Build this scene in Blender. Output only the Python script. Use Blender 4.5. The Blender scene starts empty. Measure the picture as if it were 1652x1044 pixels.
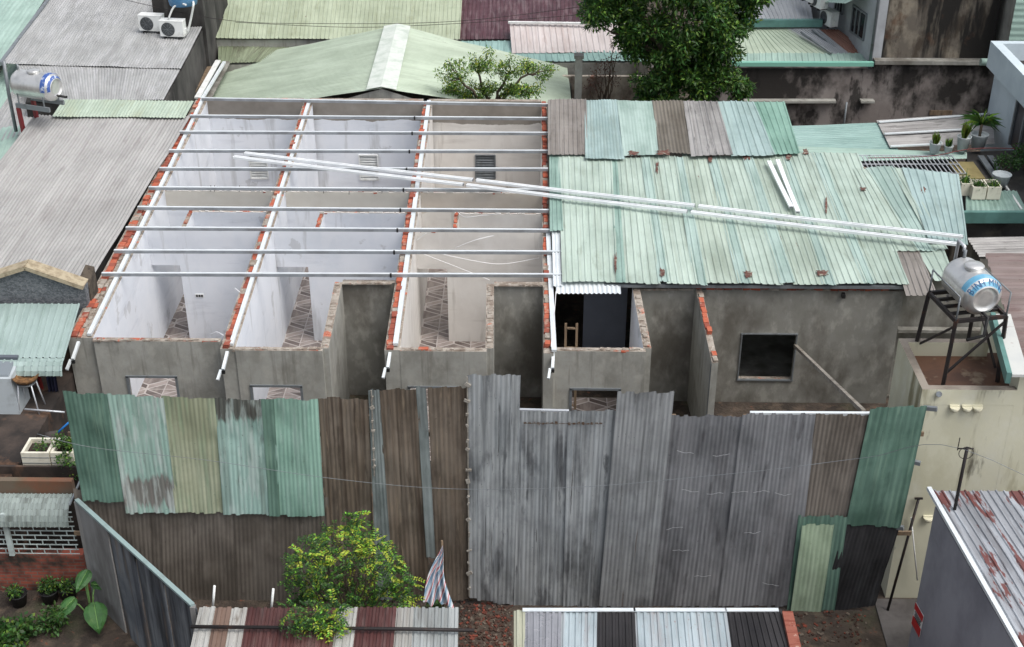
import bpy, math, random
from mathutils import Vector, Matrix
from mathutils import noise as mnoise
scn = bpy.context.scene
COL = scn.collection
# ---------------------------------------------------------------- camera, sky, sun, exposure
FPX = 2150.0; CU, CV = 826.0, 522.0; CH = 16.35
PITCH = math.radians(29.5); YAW = math.radians(1.0)
cam_d = bpy.data.cameras.new('camera'); cam = bpy.data.objects.new('camera', cam_d); COL.objects.link(cam)
cam_d.sensor_width = 36.0; cam_d.sensor_fit = 'HORIZONTAL'; cam_d.lens = 36.0*FPX/1652.0
cam_d.clip_start = 0.1; cam_d.clip_end = 2000
cam.location = (0, 0, CH); cam.rotation_euler = (math.pi/2-PITCH, 0, YAW)
scn.camera = cam
wld = bpy.data.worlds.new('World'); scn.world = wld; wld.use_nodes = True
wnt = wld.node_tree; bg = wnt.nodes['Background']
SUN_EL, SUN_AZ = 60.0, 122.0     # azimuth clockwise from +Y
sky = wnt.nodes.new('ShaderNodeTexSky'); sky.sky_type = 'NISHITA'; sky.sun_disc = False
sky.sun_elevation = math.radians(SUN_EL); sky.sun_rotation = math.radians(SUN_AZ)
sky.air_density = 1.0; sky.dust_density = 4.0; sky.ozone_density = 0.6
hsv = wnt.nodes.new('ShaderNodeHueSaturation'); hsv.inputs['Saturation'].default_value = .38   # overcast: greyer than a clear sky
wnt.links.new(sky.outputs[0], hsv.inputs['Color']); wnt.links.new(hsv.outputs[0], bg.inputs[0]); bg.inputs[1].default_value = 0.13
sl = bpy.data.lights.new('sun', 'SUN'); so = bpy.data.objects.new('sun', sl); COL.objects.link(so)
sl.energy = 1.25; sl.angle = math.radians(42); sl.color = (1.0, 0.97, 0.93)
az = math.radians(SUN_AZ); el = math.radians(SUN_EL)
sdir = Vector((math.sin(az)*math.cos(el), math.cos(az)*math.cos(el), math.sin(el)))
so.rotation_euler = sdir.to_track_quat('Z', 'Y').to_euler(); so.location = (0, 0, 60)
scn.view_settings.view_transform = 'Standard'; scn.view_settings.look = 'None'
scn.view_settings.gamma = 1; scn.view_settings.exposure = 0.55
# ---------------------------------------------------------------- measuring helpers: photo position + a known height / distance -> place
_f = Vector((-math.sin(YAW)*math.cos(PITCH), math.cos(YAW)*math.cos(PITCH), -math.sin(PITCH)))
_r = Vector((math.cos(YAW), math.sin(YAW), 0)); _u = _r.cross(_f)
def ray(u, v): return _f + _r*((u-CU)/FPX) + _u*((CV-v)/FPX)
def P(u, v, z=None, y=None, x=None):
    d = ray(u, v)
    t = (z-CH)/d.z if z is not None else (y/d.y if y is not None else x/d.x)
    return Vector((d.x*t, d.y*t, CH+d.z*t))
TA, TB = 2.75-0.0603*23.1, 0.0603        # wall tops rise gently to the rear
def ztop(y): return TA+TB*y
def PT(u, v, dz=0.0):
    d = ray(u, v); t = (TA+dz-CH)/(d.z-TB*d.y)
    return Vector((d.x*t, d.y*t, CH+d.z*t))
# ---------------------------------------------------------------- object helpers
ORG = {}
def tag(o, label, cat, group=None):
    o['label'] = label; o['category'] = cat
    if group: o['group'] = group
    return o
def thing(name, label, cat, loc, group=None):
    o = bpy.data.objects.new(name, None); COL.objects.link(o); o.empty_display_size = 0.2
    o.location = Vector(loc); ORG[o.name] = Vector(loc)
    return tag(o, label, cat, group)
class MB:
    def __init__(s): s.v = []; s.f = []; s.m = []; s.uv = {}; s.sm = set()
    def face(s, pts, m=0, uv=None, smooth=False):
        b = len(s.v); s.v += [Vector(p) for p in pts]; s.f.append(tuple(range(b, b+len(pts)))); s.m.append(m)
        if uv: s.uv[len(s.f)-1] = uv
        if smooth: s.sm.add(len(s.f)-1)
    def hexa(s, bot, top, ms=(0,)*6):
        # bot, top: 4 pts each counter-clockwise from above; ms: bottom, top, side01, side12, side23, side30
        b = len(s.v); s.v += [Vector(p) for p in bot]+[Vector(p) for p in top]
        F = [(3,2,1,0),(4,5,6,7),(0,1,5,4),(1,2,6,5),(2,3,7,6),(3,0,4,7)]
        for q, m in zip(F, ms):
            if m is None: continue
            s.f.append(tuple(b+i for i in q)); s.m.append(m)
    def box(s, c, size, m=0, rot=None):
        c = Vector(c); hx, hy, hz = size[0]/2, size[1]/2, size[2]/2
        R = rot if rot is not None else Matrix.Identity(3)
        q = [(-hx,-hy),(hx,-hy),(hx,hy),(-hx,hy)]
        s.hexa([c+R@Vector((a,b,-hz)) for a,b in q], [c+R@Vector((a,b,hz)) for a,b in q], (m,)*6)
    def bar(s, p, q, w, h, m=0, up=(0,0,1)):
        p = Vector(p); q = Vector(q); d = (q-p).normalized(); up = Vector(up)
        sd = d.cross(up); sd = sd.normalized() if sd.length > 1e-4 else Vector((1,0,0)); up = sd.cross(d)
        A = [p+sd*a*w/2+up*b*h/2 for a,b in ((1,-1),(-1,-1),(-1,1),(1,1))]
        B = [x+(q-p) for x in A]
        b = len(s.v); s.v += A+B
        for f in [(0,1,2,3),(7,6,5,4),(1,0,4,5),(2,1,5,6),(3,2,6,7),(0,3,7,4)]:
            s.f.append(tuple(b+i for i in f)); s.m.append(m)
    def tube(s, pts, r, n=8, m=0, cap=True):
        pts = [Vector(p) for p in pts]; rs = r if isinstance(r, (list,tuple)) else [r]*len(pts)
        rings = []; prev = None
        for i, p in enumerate(pts):
            d = (pts[min(i+1,len(pts)-1)]-pts[max(i-1,0)]).normalized()
            a = prev if prev is not None else (Vector((0,0,1)) if abs(d.z) < .9 else Vector((1,0,0)))
            e1 = (a-d*a.dot(d)).normalized(); prev = e1; e2 = d.cross(e1)
            b = len(s.v); s.v += [p+(e1*math.cos(2*math.pi*k/n)+e2*math.sin(2*math.pi*k/n))*rs[i] for k in range(n)]
            rings.append(b)
        for a, b in zip(rings, rings[1:]):
            for k in range(n):
                s.f.append((a+k, a+(k+1)%n, b+(k+1)%n, b+k)); s.m.append(m); s.sm.add(len(s.f)-1)
        if cap:
            s.f.append(tuple(rings[0]+k for k in reversed(range(n)))); s.m.append(m)
            s.f.append(tuple(rings[-1]+k for k in range(n))); s.m.append(m)
    def lathe(s, base, axis, prof, n=24, m=0, e1=None):
        # prof: list of (along, radius)
        base = Vector(base); d = Vector(axis).normalized()
        a = Vector(e1) if e1 is not None else (Vector((0,0,1)) if abs(d.z) < .9 else Vector((1,0,0)))
        e1 = (a-d*a.dot(d)).normalized(); e2 = d.cross(e1); rings = []
        for t, r in prof:
            b = len(s.v); s.v += [base+d*t+(e1*math.cos(2*math.pi*k/n)+e2*math.sin(2*math.pi*k/n))*r for k in range(n)]
            rings.append(b)
        for a_, b_ in zip(rings, rings[1:]):
            for k in range(n):
                s.f.append((a_+k, a_+(k+1)%n, b_+(k+1)%n, b_+k)); s.m.append(m); s.sm.add(len(s.f)-1)
        s.f.append(tuple(rings[0]+k for k in reversed(range(n)))); s.m.append(m)
        s.f.append(tuple(rings[-1]+k for k in range(n))); s.m.append(m)
    def prism(s, pts, zb, m=0, drop=0.0, mt=None):
        top = [Vector(p)-Vector((0,0,drop)) for p in pts]; n = len(top)
        ar = sum(top[i].x*top[(i+1)%n].y-top[(i+1)%n].x*top[i].y for i in range(n))
        if ar < 0: top.reverse()
        bot = [Vector((p.x,p.y,zb)) for p in top]; b = len(s.v); s.v += bot+top
        for i in range(n):
            j = (i+1)%n; s.f.append((b+i,b+j,b+n+j,b+n+i)); s.m.append(m)
        s.f.append(tuple(b+n+i for i in range(n))); s.m.append(m if mt is None else mt)
        s.f.append(tuple(b+i for i in reversed(range(n)))); s.m.append(m)
    def build(s, name, mats, parent=None):
        if not isinstance(mats, (list,tuple)): mats = [mats]
        if parent is None:
            xs = [p.x for p in s.v]; ys = [p.y for p in s.v]; zs = [p.z for p in s.v]
            o0 = Vector(((min(xs)+max(xs))/2, (min(ys)+max(ys))/2, min(zs)))
        else: o0 = ORG[parent.name]
        me = bpy.data.meshes.new(name); me.from_pydata([tuple(p-o0) for p in s.v], [], s.f)
        for mt in mats: me.materials.append(mt)
        me.polygons.foreach_set('material_index', s.m)
        if s.sm:
            me.polygons.foreach_set('use_smooth', [i in s.sm for i in range(len(s.f))])
        if s.uv:
            ul = me.uv_layers.new(name='UVMap').data
            for fi, uv in s.uv.items():
                st = me.polygons[fi].loop_start
                for k, c in enumerate(uv): ul[st+k].uv = c
        me.update()
        o = bpy.data.objects.new(name, me); COL.objects.link(o); ORG[o.name] = o0
        if parent is None: o.location = o0
        else: o.parent = parent
        return o
def dup(o, offset=None, loc=None, parent=None):
    # copies a thing with its parts and sub-parts
    c = o.copy(); COL.objects.link(c)
    if parent is not None: c.parent = parent
    if loc is not None: c.location = loc
    if offset is not None: c.location = o.location+Vector(offset)
    ORG[c.name] = Vector(c.location)
    for ch in list(o.children): dup(ch, parent=c)
    return c
def struct(o): o['kind'] = 'structure'; return o
# ---------------------------------------------------------------- materials
def C(r, g, b):
    f = lambda x: (x/255/12.92) if x/255 <= .04045 else ((x/255+.055)/1.055)**2.4
    return (f(r), f(g), f(b), 1)
_mc = {}
def mat(name, base, layers=(), rough=.7, metal=0.0, bump=None, coord='OBJ', rvar=0.0, spec=.5):
    """layers: (colour, amount, (sx,sy,sz), lo, hi[, detail]) noise-masked wear laid over the base colour"""
    if name in _mc: return _mc[name]
    m = bpy.data.materials.new(name); m.use_nodes = True; nt = m.node_tree; N = nt.nodes; L = nt.links
    b = N['Principled BSDF']; tc = N.new('ShaderNodeTexCoord'); oi = N.new('ShaderNodeObjectInfo')
    src = tc.outputs['UV' if coord == 'UV' else 'Object']
    off = N.new('ShaderNodeVectorMath'); off.operation = 'ADD'; L.new(src, off.inputs[0])
    sc = N.new('ShaderNodeVectorMath'); sc.operation = 'SCALE'; sc.inputs[0].default_value = (37, 53, 19); L.new(oi.outputs['Random'], sc.inputs['Scale'])
    if coord == 'UV': L.new(sc.outputs[0], off.inputs[1])
    cur = None; col0 = base
    def noise(scale, det=6):
        mp = N.new('ShaderNodeVectorMath'); mp.operation = 'MULTIPLY'; mp.inputs[1].default_value = scale; L.new(off.outputs[0], mp.inputs[0])
        n = N.new('ShaderNodeTexNoise'); n.inputs['Scale'].default_value = 1; n.inputs['Detail'].default_value = det; n.inputs['Roughness'].default_value = .6
        L.new(mp.outputs[0], n.inputs['Vector']); return n.outputs['Fac']
    for ly in layers:
        if ly[0] == 'band':      # a stain lying across the sheet between two heights along it
            _, colr, amt, v0, v1 = ly
            sp = N.new('ShaderNodeSeparateXYZ'); L.new(src, sp.inputs[0])
            ad = N.new('ShaderNodeMath'); ad.operation = 'MULTIPLY_ADD'; L.new(noise((9,1.2,1), 8), ad.inputs[0]); ad.inputs[1].default_value = .9; L.new(sp.outputs[1], ad.inputs[2])
            w1 = N.new('ShaderNodeMapRange'); w1.inputs[1].default_value = v0+.45-.06; w1.inputs[2].default_value = v0+.45+.06; w1.inputs[4].default_value = amt; L.new(ad.outputs[0], w1.inputs[0])
            w2 = N.new('ShaderNodeMapRange'); w2.inputs[1].default_value = v1+.45-.06; w2.inputs[2].default_value = v1+.45+.06; w2.inputs[3].default_value = 1; w2.inputs[4].default_value = 0; L.new(ad.outputs[0], w2.inputs[0])
            ml_ = N.new('ShaderNodeMath'); ml_.operation = 'MULTIPLY'; L.new(w1.outputs[0], ml_.inputs[0]); L.new(w2.outputs[0], ml_.inputs[1])
            mx = N.new('ShaderNodeMix'); mx.data_type = 'RGBA'; L.new(cur, mx.inputs[6]); mx.inputs[7].default_value = colr; L.new(ml_.outputs[0], mx.inputs[0]); cur = mx.outputs[2]; continue
        colr, amt, s3, lo, hi = ly[:5]
        mr = N.new('ShaderNodeMapRange'); mr.inputs[1].default_value = lo; mr.inputs[2].default_value = hi; mr.inputs[4].default_value = amt
        L.new(noise(s3, ly[5] if len(ly) > 5 else 6), mr.inputs[0])
        mx = N.new('ShaderNodeMix'); mx.data_type = 'RGBA'
        if cur is None: mx.inputs[6].default_value = col0
        else: L.new(cur, mx.inputs[6])
        mx.inputs[7].default_value = colr; L.new(mr.outputs[0], mx.inputs[0]); cur = mx.outputs[2]
    if cur is None: b.inputs['Base Color'].default_value = base
    else: L.new(cur, b.inputs['Base Color'])
    b.inputs['Roughness'].default_value = rough; b.inputs['Metallic'].default_value = metal
    b.inputs['Specular IOR Level'].default_value = spec
    if rvar:
        mr = N.new('ShaderNodeMapRange'); mr.inputs[1].default_value = .35; mr.inputs[2].default_value = .65
        mr.inputs[3].default_value = rough-rvar; mr.inputs[4].default_value = rough+rvar
        L.new(noise((3,3,3)), mr.inputs[0]); L.new(mr.outputs[0], b.inputs['Roughness'])
    if bump:
        bp = N.new('ShaderNodeBump'); bp.inputs['Strength'].default_value = bump[1]; bp.inputs['Distance'].default_value = bump[2] if len(bump) > 2 else .02
        L.new(noise((bump[0],)*3, 8), bp.inputs['Height']); L.new(bp.outputs[0], b.inputs['Normal'])
    _mc[name] = m; return m
TS = [1.0, 34]
def tin(name, rgb, dark=(60,60,55), st=.45, rust=0.0, pale=0.0, palec=(215,225,220), rough=.5, metal=0.0, rustc=(92,48,36), mott=.35, sc=1.0, extra=()):
    """weathered corrugated sheet; u runs across the ribs, v along them"""
    rgb = tuple(min(255, c*TS[0]) for c in rgb); k = tuple(max(0, c-TS[1]) for c in rgb); lt = tuple(min(255, c+16) for c in rgb)
    ls = [(C(*k), mott+.3, (.9*sc,.7*sc,1), .42, .60), (C(*lt), mott+.1, (2.6,.3,1), .50, .62),
          (C(*dark), st*.75, (11,.30,1), .50, .66), (C(*dark), st*.9, (1.5,.55,1), .55, .70), (C(*dark), st, (5,.9,1), .60, .68), (C(*dark), .7, (26,16,1), .66, .70)]
    ls += list(extra)
    if pale: ls.append((C(*palec), pale, (7,.9,1), .50, .60, 9))
    if rust: ls.append((C(*rustc), .9, (4.5,1.1,1), .72-rust, .75-rust, 9))
    return mat(name, C(*rgb), ls, rough=rough, metal=metal, coord='UV', bump=(14,.12,.01), rvar=.1)
CONC_L = [(C(130,129,121), .6, (2.2,2.2,1.5), .42, .62), (C(178,176,168), .5, (4.5,4.5,2.6), .50, .64), (C(100,98,92), .45, (.7,.7,.9), .54, .68), (C(92,88,80), .45, (6,6,.4), .55, .66), (C(150,147,138), .35, (14,14,14), .5, .7)]
M = {}
M['conc'] = mat('raw render plaster', C(163,163,157), CONC_L, rough=.9, bump=(9,.25))
M['concd'] = mat('dark render plaster', C(141,140,134), CONC_L[:3]+[(C(88,83,75), .75, (.9,.9,.5), .46, .60)], rough=.9, bump=(9,.25))  # darker plaster; on the big room's inner walls it paints shade
M['blue'] = mat('pale blue wall paint', C(226,229,234), [(C(210,215,222), .7, (.9,.9,.9), .4, .65), (C(228,230,234), .5, (2.5,2.5,1.2), .5, .62), (C(158,158,156), .45, (2.2,2.2,.3), .60, .68), (C(176,176,176), .5, (1.3,1.3,1.3), .63, .66), (C(160,164,174), .3, (.6,.6,3), .58, .72), (C(120,122,128), .5, (11,11,11), .72, .76)], rough=.75, bump=(6,.1))
M['warm'] = mat('off white wall paint', C(224,221,216), [(C(206,202,197), .7, (.9,.9,.9), .4, .65), (C(228,226,222), .5, (2.5,2.5,1.2), .5, .62), (C(164,158,150), .45, (2.2,2.2,.3), .60, .68), (C(168,162,154), .35, (.6,.6,3), .58, .72), (C(130,124,118), .5, (11,11,11), .72, .76)], rough=.75, bump=(6,.1))
M['slate'] = mat('shaded blue wall paint', C(120,126,138), [(C(100,106,118), .6, (.9,.9,.9), .4, .65)], rough=.8)  # the pale blue paint again, darkened to paint shade under the roof
M['mortar'] = mat('broken mortar', C(158,150,140), [(C(118,104,92), .8, (5,5,5), .42, .6), (C(186,96,66), .8, (3,3,3), .60, .66), (C(190,184,174), .6, (11,11,11), .52, .66)], rough=.95, bump=(20,.6))
M['brick1'] = mat('orange hollow brick', C(174,98,74), [(C(170,78,54), .8, (9,9,9), .4, .65), (C(176,150,132), .7, (5,5,5), .56, .66)], rough=.9, bump=(30,.3))
M['brick2'] = mat('red brick', C(146,80,64), [(C(130,62,48), .8, (9,9,9), .4, .65), (C(170,146,130), .6, (5,5,5), .56, .66)], rough=.9, bump=(30,.3))
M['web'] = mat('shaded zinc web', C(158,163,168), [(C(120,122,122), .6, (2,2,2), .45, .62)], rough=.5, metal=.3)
M['galv'] = mat('galvanised steel', C(206,210,214), [(C(168,172,178), .6, (2,2,2), .4, .66), (C(120,118,114), .6, (9,9,9), .62, .72)], rough=.45, metal=.35)
M['galvw'] = mat('new galvanised channel', C(226,232,234), [(C(196,204,210), .5, (2,2,2), .4, .66)], rough=.4, metal=.2)
M['new'] = mat('new white zinc channel', C(238,241,242), [(C(206,212,216), .5, (2,2,2), .45, .66)], rough=.5, metal=.05)
M['steel'] = mat('painted dark steel', C(44,40,40), [(C(84,56,42), .6, (6,6,6), .55, .7)], rough=.6, metal=.3)
M['gsteel'] = mat('grey steel', C(128,134,138), [(C(84,80,76), .6, (5,5,5), .5, .7)], rough=.5, metal=.3)
M['black'] = mat('black rubber', C(24,24,25), rough=.6)
M['white'] = mat('white plastic', C(224,226,224), [(C(180,178,170), .5, (4,4,4), .5, .7)], rough=.5)
M['cable'] = mat('white cable', C(236,236,236), rough=.5)
M['wood'] = mat('weathered timber', C(122,104,84), [(C(76,62,50), .8, (8,8,1.5), .45, .65), (C(150,136,116), .5, (12,12,2), .5, .7)], rough=.9, bump=(14,.4))
# ---------------------------------------------------------------- corrugated sheets
def sheet(name, q, m, parent=None, pitch=.076, amp=.011, prof='sine', nv=8, warp=.012, jag=.0, dents=0, seed=None, mb=None, mi=0, spp=6):
    """q = bottom-left, bottom-right, top-right, top-left; the ribs run from the bottom edge to the top edge"""
    BL, BR, TR, TL = [Vector(p) for p in q]
    rnd = random.Random(seed if seed is not None else int(abs(BL.x*977+BL.y*131+TR.x*37)*10))
    w = max((BR-BL).length, (TR-TL).length); h = max((TL-BL).length, (TR-BR).length)
    nrm = ((BR-BL).cross(TL-BL)).normalized()
    n = max(1, round(w/pitch)); cols = []
    for k in range(n):
        if prof == 'sine': cols += [((k+j/spp)/n, math.sin(2*math.pi*j/spp)*amp) for j in range(spp)]
        elif prof == 'rib': cols += [((k+t)/n, z*amp) for t, z in ((0,0),(.62,0),(.72,1.6),(.88,1.6),(.98,0))]
        elif prof == 'box': cols += [((k+t)/n, z*amp) for t, z in ((0,0),(.42,0),(.5,1.6),(.92,1.6))]
    cols.append((1.0, cols[0][1])); ph = [rnd.uniform(0,6.28) for _ in range(6)]
    dn_ = [(rnd.random(), rnd.random(), rnd.uniform(.10,.30), rnd.uniform(-.028,.022)) for _ in range(int(dents))]
    own = mb is None; mb = mb or MB(); b = len(mb.v); nc = len(cols); uvs = []
    jg = [rnd.uniform(-1,1) for _ in range(n+2)]; jg2 = [rnd.uniform(-1,1) for _ in range(n+2)]
    for i in range(nv+1):
        t = i/nv
        for s_, z in cols:
            tt = t
            if jag:
                kk = min(int(s_*n), n)
                if i == 0: tt = -jag*jg[kk]*.5/h
                if i == nv: tt = 1+jag*jg2[kk]*.5/h
            p = BL.lerp(BR, s_).lerp(TL.lerp(TR, s_), tt)
            d = warp*(math.sin(2.3*s_*w+ph[0]+1.1*t*h)+math.sin(1.7*t*h+ph[1])*.8+math.sin(5.1*s_*w+2.9*t*h+ph[2])*.4)
            for du_, dv_, dr_, da_ in dn_:
                q_ = ((s_-du_)*w)**2+((t-dv_)*h*.7)**2
                if q_ < dr_*dr_*4: e_ = math.exp(-q_/(dr_*dr_)*1.6); d += da_*e_; z *= (1-.45*e_)
            mb.v.append(p+nrm*(z+d)); uvs.append((s_*w, t*h))
    for i in range(nv):
        for j in range(nc-1):
            a = b+i*nc+j; f = (a, a+1, a+nc+1, a+nc); mb.f.append(f); mb.m.append(mi)
            fi = len(mb.f)-1; mb.uv[fi] = [uvs[x-b] for x in f]
            if prof == 'sine': mb.sm.add(fi)
    return mb.build(name, m, parent) if own else None
def wall(mb, a, b, c, d, mL=0, mR=1, mE=0, mT=2, z0=0.0, openings=(), top=None, dz=0.0):
    """a-b one long edge, d-c the other (seen from above); openings = (s0, s1, zlow, zhigh) in metres along a-b"""
    a, b, c, d = [Vector((p.x, p.y, 0)) for p in (a, b, c, d)]; Ln = (b-a).length
    tf = top or (lambda p: ztop(p.y)+dz)
    ss = sorted({0.0, Ln, *[x for o in openings for x in o[:2]]})
    ar = (b-a).cross(d-a).z
    for s0, s1 in zip(ss, ss[1:]):
        mid = (s0+s1)/2; op = [o for o in openings if o[0] < mid < o[1]]
        segs = []; z = z0
        for o in sorted(op, key=lambda o: o[2]):
            if o[2] > z: segs.append((z, o[2]))
            z = o[3]
        segs.append((z, None))
        A0, A1 = a.lerp(b, s0/Ln), a.lerp(b, s1/Ln); D0, D1 = d.lerp(c, s0/Ln), d.lerp(c, s1/Ln)
        q = [A0, A1, D1, D0]; ms = [mL, mE, mR, mE]
        if ar < 0: q = [A0, D0, D1, A1]; ms = [mE, mR, mE, mL]
        for zl, zh in segs:
            bt = [Vector((p.x,p.y,zl)) for p in q]; tp = [Vector((p.x,p.y, tf(p) if zh is None else zh)) for p in q]
            mb.hexa(bt, tp, (mE, mT, ms[0], ms[1], ms[2], ms[3]))
def bricks(name, p, q, w, parent, seed, fill=.8, both=True, dz=0.0, rows=1, mats=None, L=.19, h=.055, jit=1.0):
    rnd = random.Random(seed); p = Vector(p); q = Vector(q); d = (q-p); Ln = d.length; d.normalize(); sd = Vector((-d.y, d.x, 0)).normalized()
    mb = MB(); s = 0
    while s < Ln-.05:
        l = L*rnd.uniform(.75, 1.15); l = min(l, Ln-s)
        c = p+d*(s+l/2)
        nrow = 1 if rnd.random() > .12 else 2
        if rnd.random() < fill:
            for k in range(nrow):
                ang = math.atan2(d.y, d.x)+rnd.uniform(-.12,.12)*jit
                R = Matrix.Rotation(ang, 3, 'Z')@Matrix.Rotation(rnd.uniform(-.05,.05)*jit, 3, 'Y')@Matrix.Rotation(-math.atan2(d.z, math.hypot(d.x,d.y)), 3, 'Y')
                r = rnd.random(); mi = 0 if r < .5 else (1 if r < .86 else 2)
                mb.box(c+sd*rnd.uniform(-.015,.015)*jit+Vector((0,0,dz+h*(.35+k*.9))), (l*.95, w*rnd.uniform(.8,1.0), h*rnd.uniform(.8,1.1)), mi, R)
        s += l+rnd.uniform(.002,.01)
    if mb.v: mb.bar(p+Vector((0,0,dz-.012)), q+Vector((0,0,dz-.012)), w*.9, .03, 2)
    return mb.build(name, mats or [M['brick1'], M['brick2'], M['mortar']], parent) if mb.v else None
# ================================================================ ground
g = MB(); n = 60
gm = mat('damp dirt', C(74,64,56), [(C(46,40,35), .9, (1.1,1.1,1.1), .4, .62), (C(112,98,84), .6, (3,3,3), .5, .68), (C(120,66,48), .7, (6,6,6), .62, .68), (C(60,66,44), .6, (.8,.8,.8), .56, .68)], rough=.95, bump=(12,.8,.05))
g.face([(-400,-400,0),(400,-400,0),(400,400,0),(-400,400,0)])
struct(g.build('ground', gm))
# ================================================================ main building shell: roofless brick row houses
bld = thing('unfinished_row_house', 'roofless grey plastered brick row houses with open rooms and bare steel purlins', 'building', (0, 29, 0))
cn, bl_, mo, wm, cd, slt, bb_, wb_ = range(8)
# back wall (painted up to the old ceiling line)
def ceil_mat(name, paint, zline, c1=(112,106,98), c2=(158,152,144)):
    m = paint.copy(); m.name = name; nt = m.node_tree; N = nt.nodes; L = nt.links; b = N['Principled BSDF']
    src = b.inputs['Base Color'].links[0].from_socket
    tc = N.new('ShaderNodeTexCoord'); sp = N.new('ShaderNodeSeparateXYZ'); L.new(tc.outputs['Object'], sp.inputs[0])
    nz = N.new('ShaderNodeTexNoise'); nz.inputs['Scale'].default_value = 1.6; nz.inputs['Detail'].default_value = 8; L.new(tc.outputs['Object'], nz.inputs['Vector'])
    ad = N.new('ShaderNodeMath'); ad.operation = 'MULTIPLY_ADD'; L.new(nz.outputs['Fac'], ad.inputs[0]); ad.inputs[1].default_value = .28; L.new(sp.outputs[2], ad.inputs[2])
    gt = N.new('ShaderNodeMath'); gt.operation = 'GREATER_THAN'; L.new(ad.outputs[0], gt.inputs[0]); gt.inputs[1].default_value = zline+.14
    n2 = N.new('ShaderNodeTexNoise'); n2.inputs['Scale'].default_value = 3; n2.inputs['Detail'].default_value = 8; L.new(tc.outputs['Object'], n2.inputs['Vector'])
    cr = N.new('ShaderNodeMix'); cr.data_type = 'RGBA'; cr.inputs[6].default_value = C(*c1); cr.inputs[7].default_value = C(*c2); L.new(n2.outputs['Fac'], cr.inputs[0])
    mx = N.new('ShaderNodeMix'); mx.data_type = 'RGBA'; L.new(gt.outputs[0], mx.inputs[0]); L.new(src, mx.inputs[6]); L.new(cr.outputs[2], mx.inputs[7])
    L.new(mx.outputs[2], b.inputs['Base Color']); return m
M['blueb'] = ceil_mat('blue paint with bare band above', M['blue'], 2.95)
M['warmb'] = ceil_mat('off white paint with bare band above', M['warm'], 2.85)
M['bluep'] = ceil_mat('blue paint with cream band above', M['blue'], 2.62, (196,190,178), (216,212,202)); M['warmp'] = ceil_mat('white paint with cream band above', M['warm'], 2.62, (190,180,168), (214,208,198))
WM = [M['conc'], M['blue'], M['mortar'], M['warm'], M['concd'], M['slate'], M['bluep'], M['warmp']]
def Xat(u, v, dz=0): return PT(u, v, dz)
# party walls: footprint from their top outlines
def party(lf, lb, rf, rb, mL, mR, **k):
    mb = MB(); wall(mb, PT(*lf), PT(*lb), PT(*rb), PT(*rf), mL=mL, mR=mR, mE=cn, mT=mo, **k); return mb
wA = party((108,545),(316,161),(150,545),(335,161), cn, bl_); wA.build('wall', WM, bld)
wB = party((355,563),(489,168),(379,563),(504,168), bl_, bl_); wB.build('wall', WM, bld)
# wall C: recess part in raw plaster, then room paint
def lin(p, q, v): t = (v-p[1])/(q[1]-p[1]); return (p[0]+(q[0]-p[0])*t, v)
cL = ((620,565),(683,168)); cR = ((645,565),(697,168))
mb = party(cL[0], lin(*cL,455), cR[0], lin(*cR,455), cn, wm); mb.build('wall', WM, bld)
mb = party(lin(*cL,455), cL[1], lin(*cR,455), cR[1], bl_, wm); mb.build('wall', WM, bld)
dL = ((877,570),(873,168)); dR = ((893,570),(882,168))
mb = party(dL[0], lin(*dL,458), dR[0], lin(*dR,458), cn, wm); mb.build('wall', WM, bld)
mb = party(lin(*dL,458), dL[1], lin(*dR,458), dR[1], wm, bl_); mb.build('wall', WM, bld)
# rear wall per room
def yw(mb, u0, u1, v, th, **k):
    a, b = PT(u0, v), PT(u1, v); t = Vector((0, th, 0)); wall(mb, a, b, b+t, a+t, **k)
yb = PT(600, 165).y
def backwall(x0, x1, m, holes=()):
    mb = MB(); a = Vector((x0, yb, 0)); b = Vector((x1, yb, 0)); t = Vector((0,.14,0))
    wall(mb, a, b, b+t, a+t, mL=0, mR=1, mE=1, mT=2, openings=holes, dz=.05); return mb.build('wall', [m, M['conc'], M['mortar']], bld)
xA, xB, xC, xD = PT(335,165).x-.16, PT(489,165).x, PT(683,165).x, PT(873,165).x
xB2, xC2, xD2 = PT(504,165).x-.09, PT(697,165).x-.09, PT(882,165).x
def vent(u0, u1, v0, v1, x0):
    p = P(u0, v0, y=yb); q = P(u1, v1, y=yb); return (p.x-x0, q.x-x0, q.z, p.z)
vents = [vent(401,433,248,288,xA), vent(579,611,250,290,xB2), vent(767,799,250,288,xC2)]
bw1 = backwall(xA, xB, M['blueb'], [vents[0]]); bw2 = backwall(xB2, xC, M['blueb'], [vents[1]]); bw3 = backwall(xC2, xD, M['warmb'], [vents[2]])
for (vt, x0, m, bwk) in ((vents[0], xA, M['white'], bw1), (vents[1], xB2, M['white'], bw2), (vents[2], xC2, M['gsteel'], bw3)):
    o = MB(); xa, xb, z0, z1 = x0+vt[0], x0+vt[1], vt[2], vt[3]
    for (p, q) in (((xa,z0),(xb,z0)), ((xa,z1),(xb,z1)), ((xa,(z0+z1)/2-.04),(xb,(z0+z1)/2-.04))): o.bar((p[0],yb-.01,p[1]), (q[0],yb-.01,q[1]), .05, .035)
    for x in (xa, xb): o.bar((x,yb-.013,z0), (x,yb-.013,z1), .035, .05)
    R = Matrix.Rotation(math.radians(38), 3, 'X')
    k = 0
    z = z0+.05
    while z < z1-.02:
        o.box(((xa+xb)/2, yb+.03, z), (xb-xa-.02, .095, .008), 0, R); z += .075
    o.build('louvre_vent', m, bwk)
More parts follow.
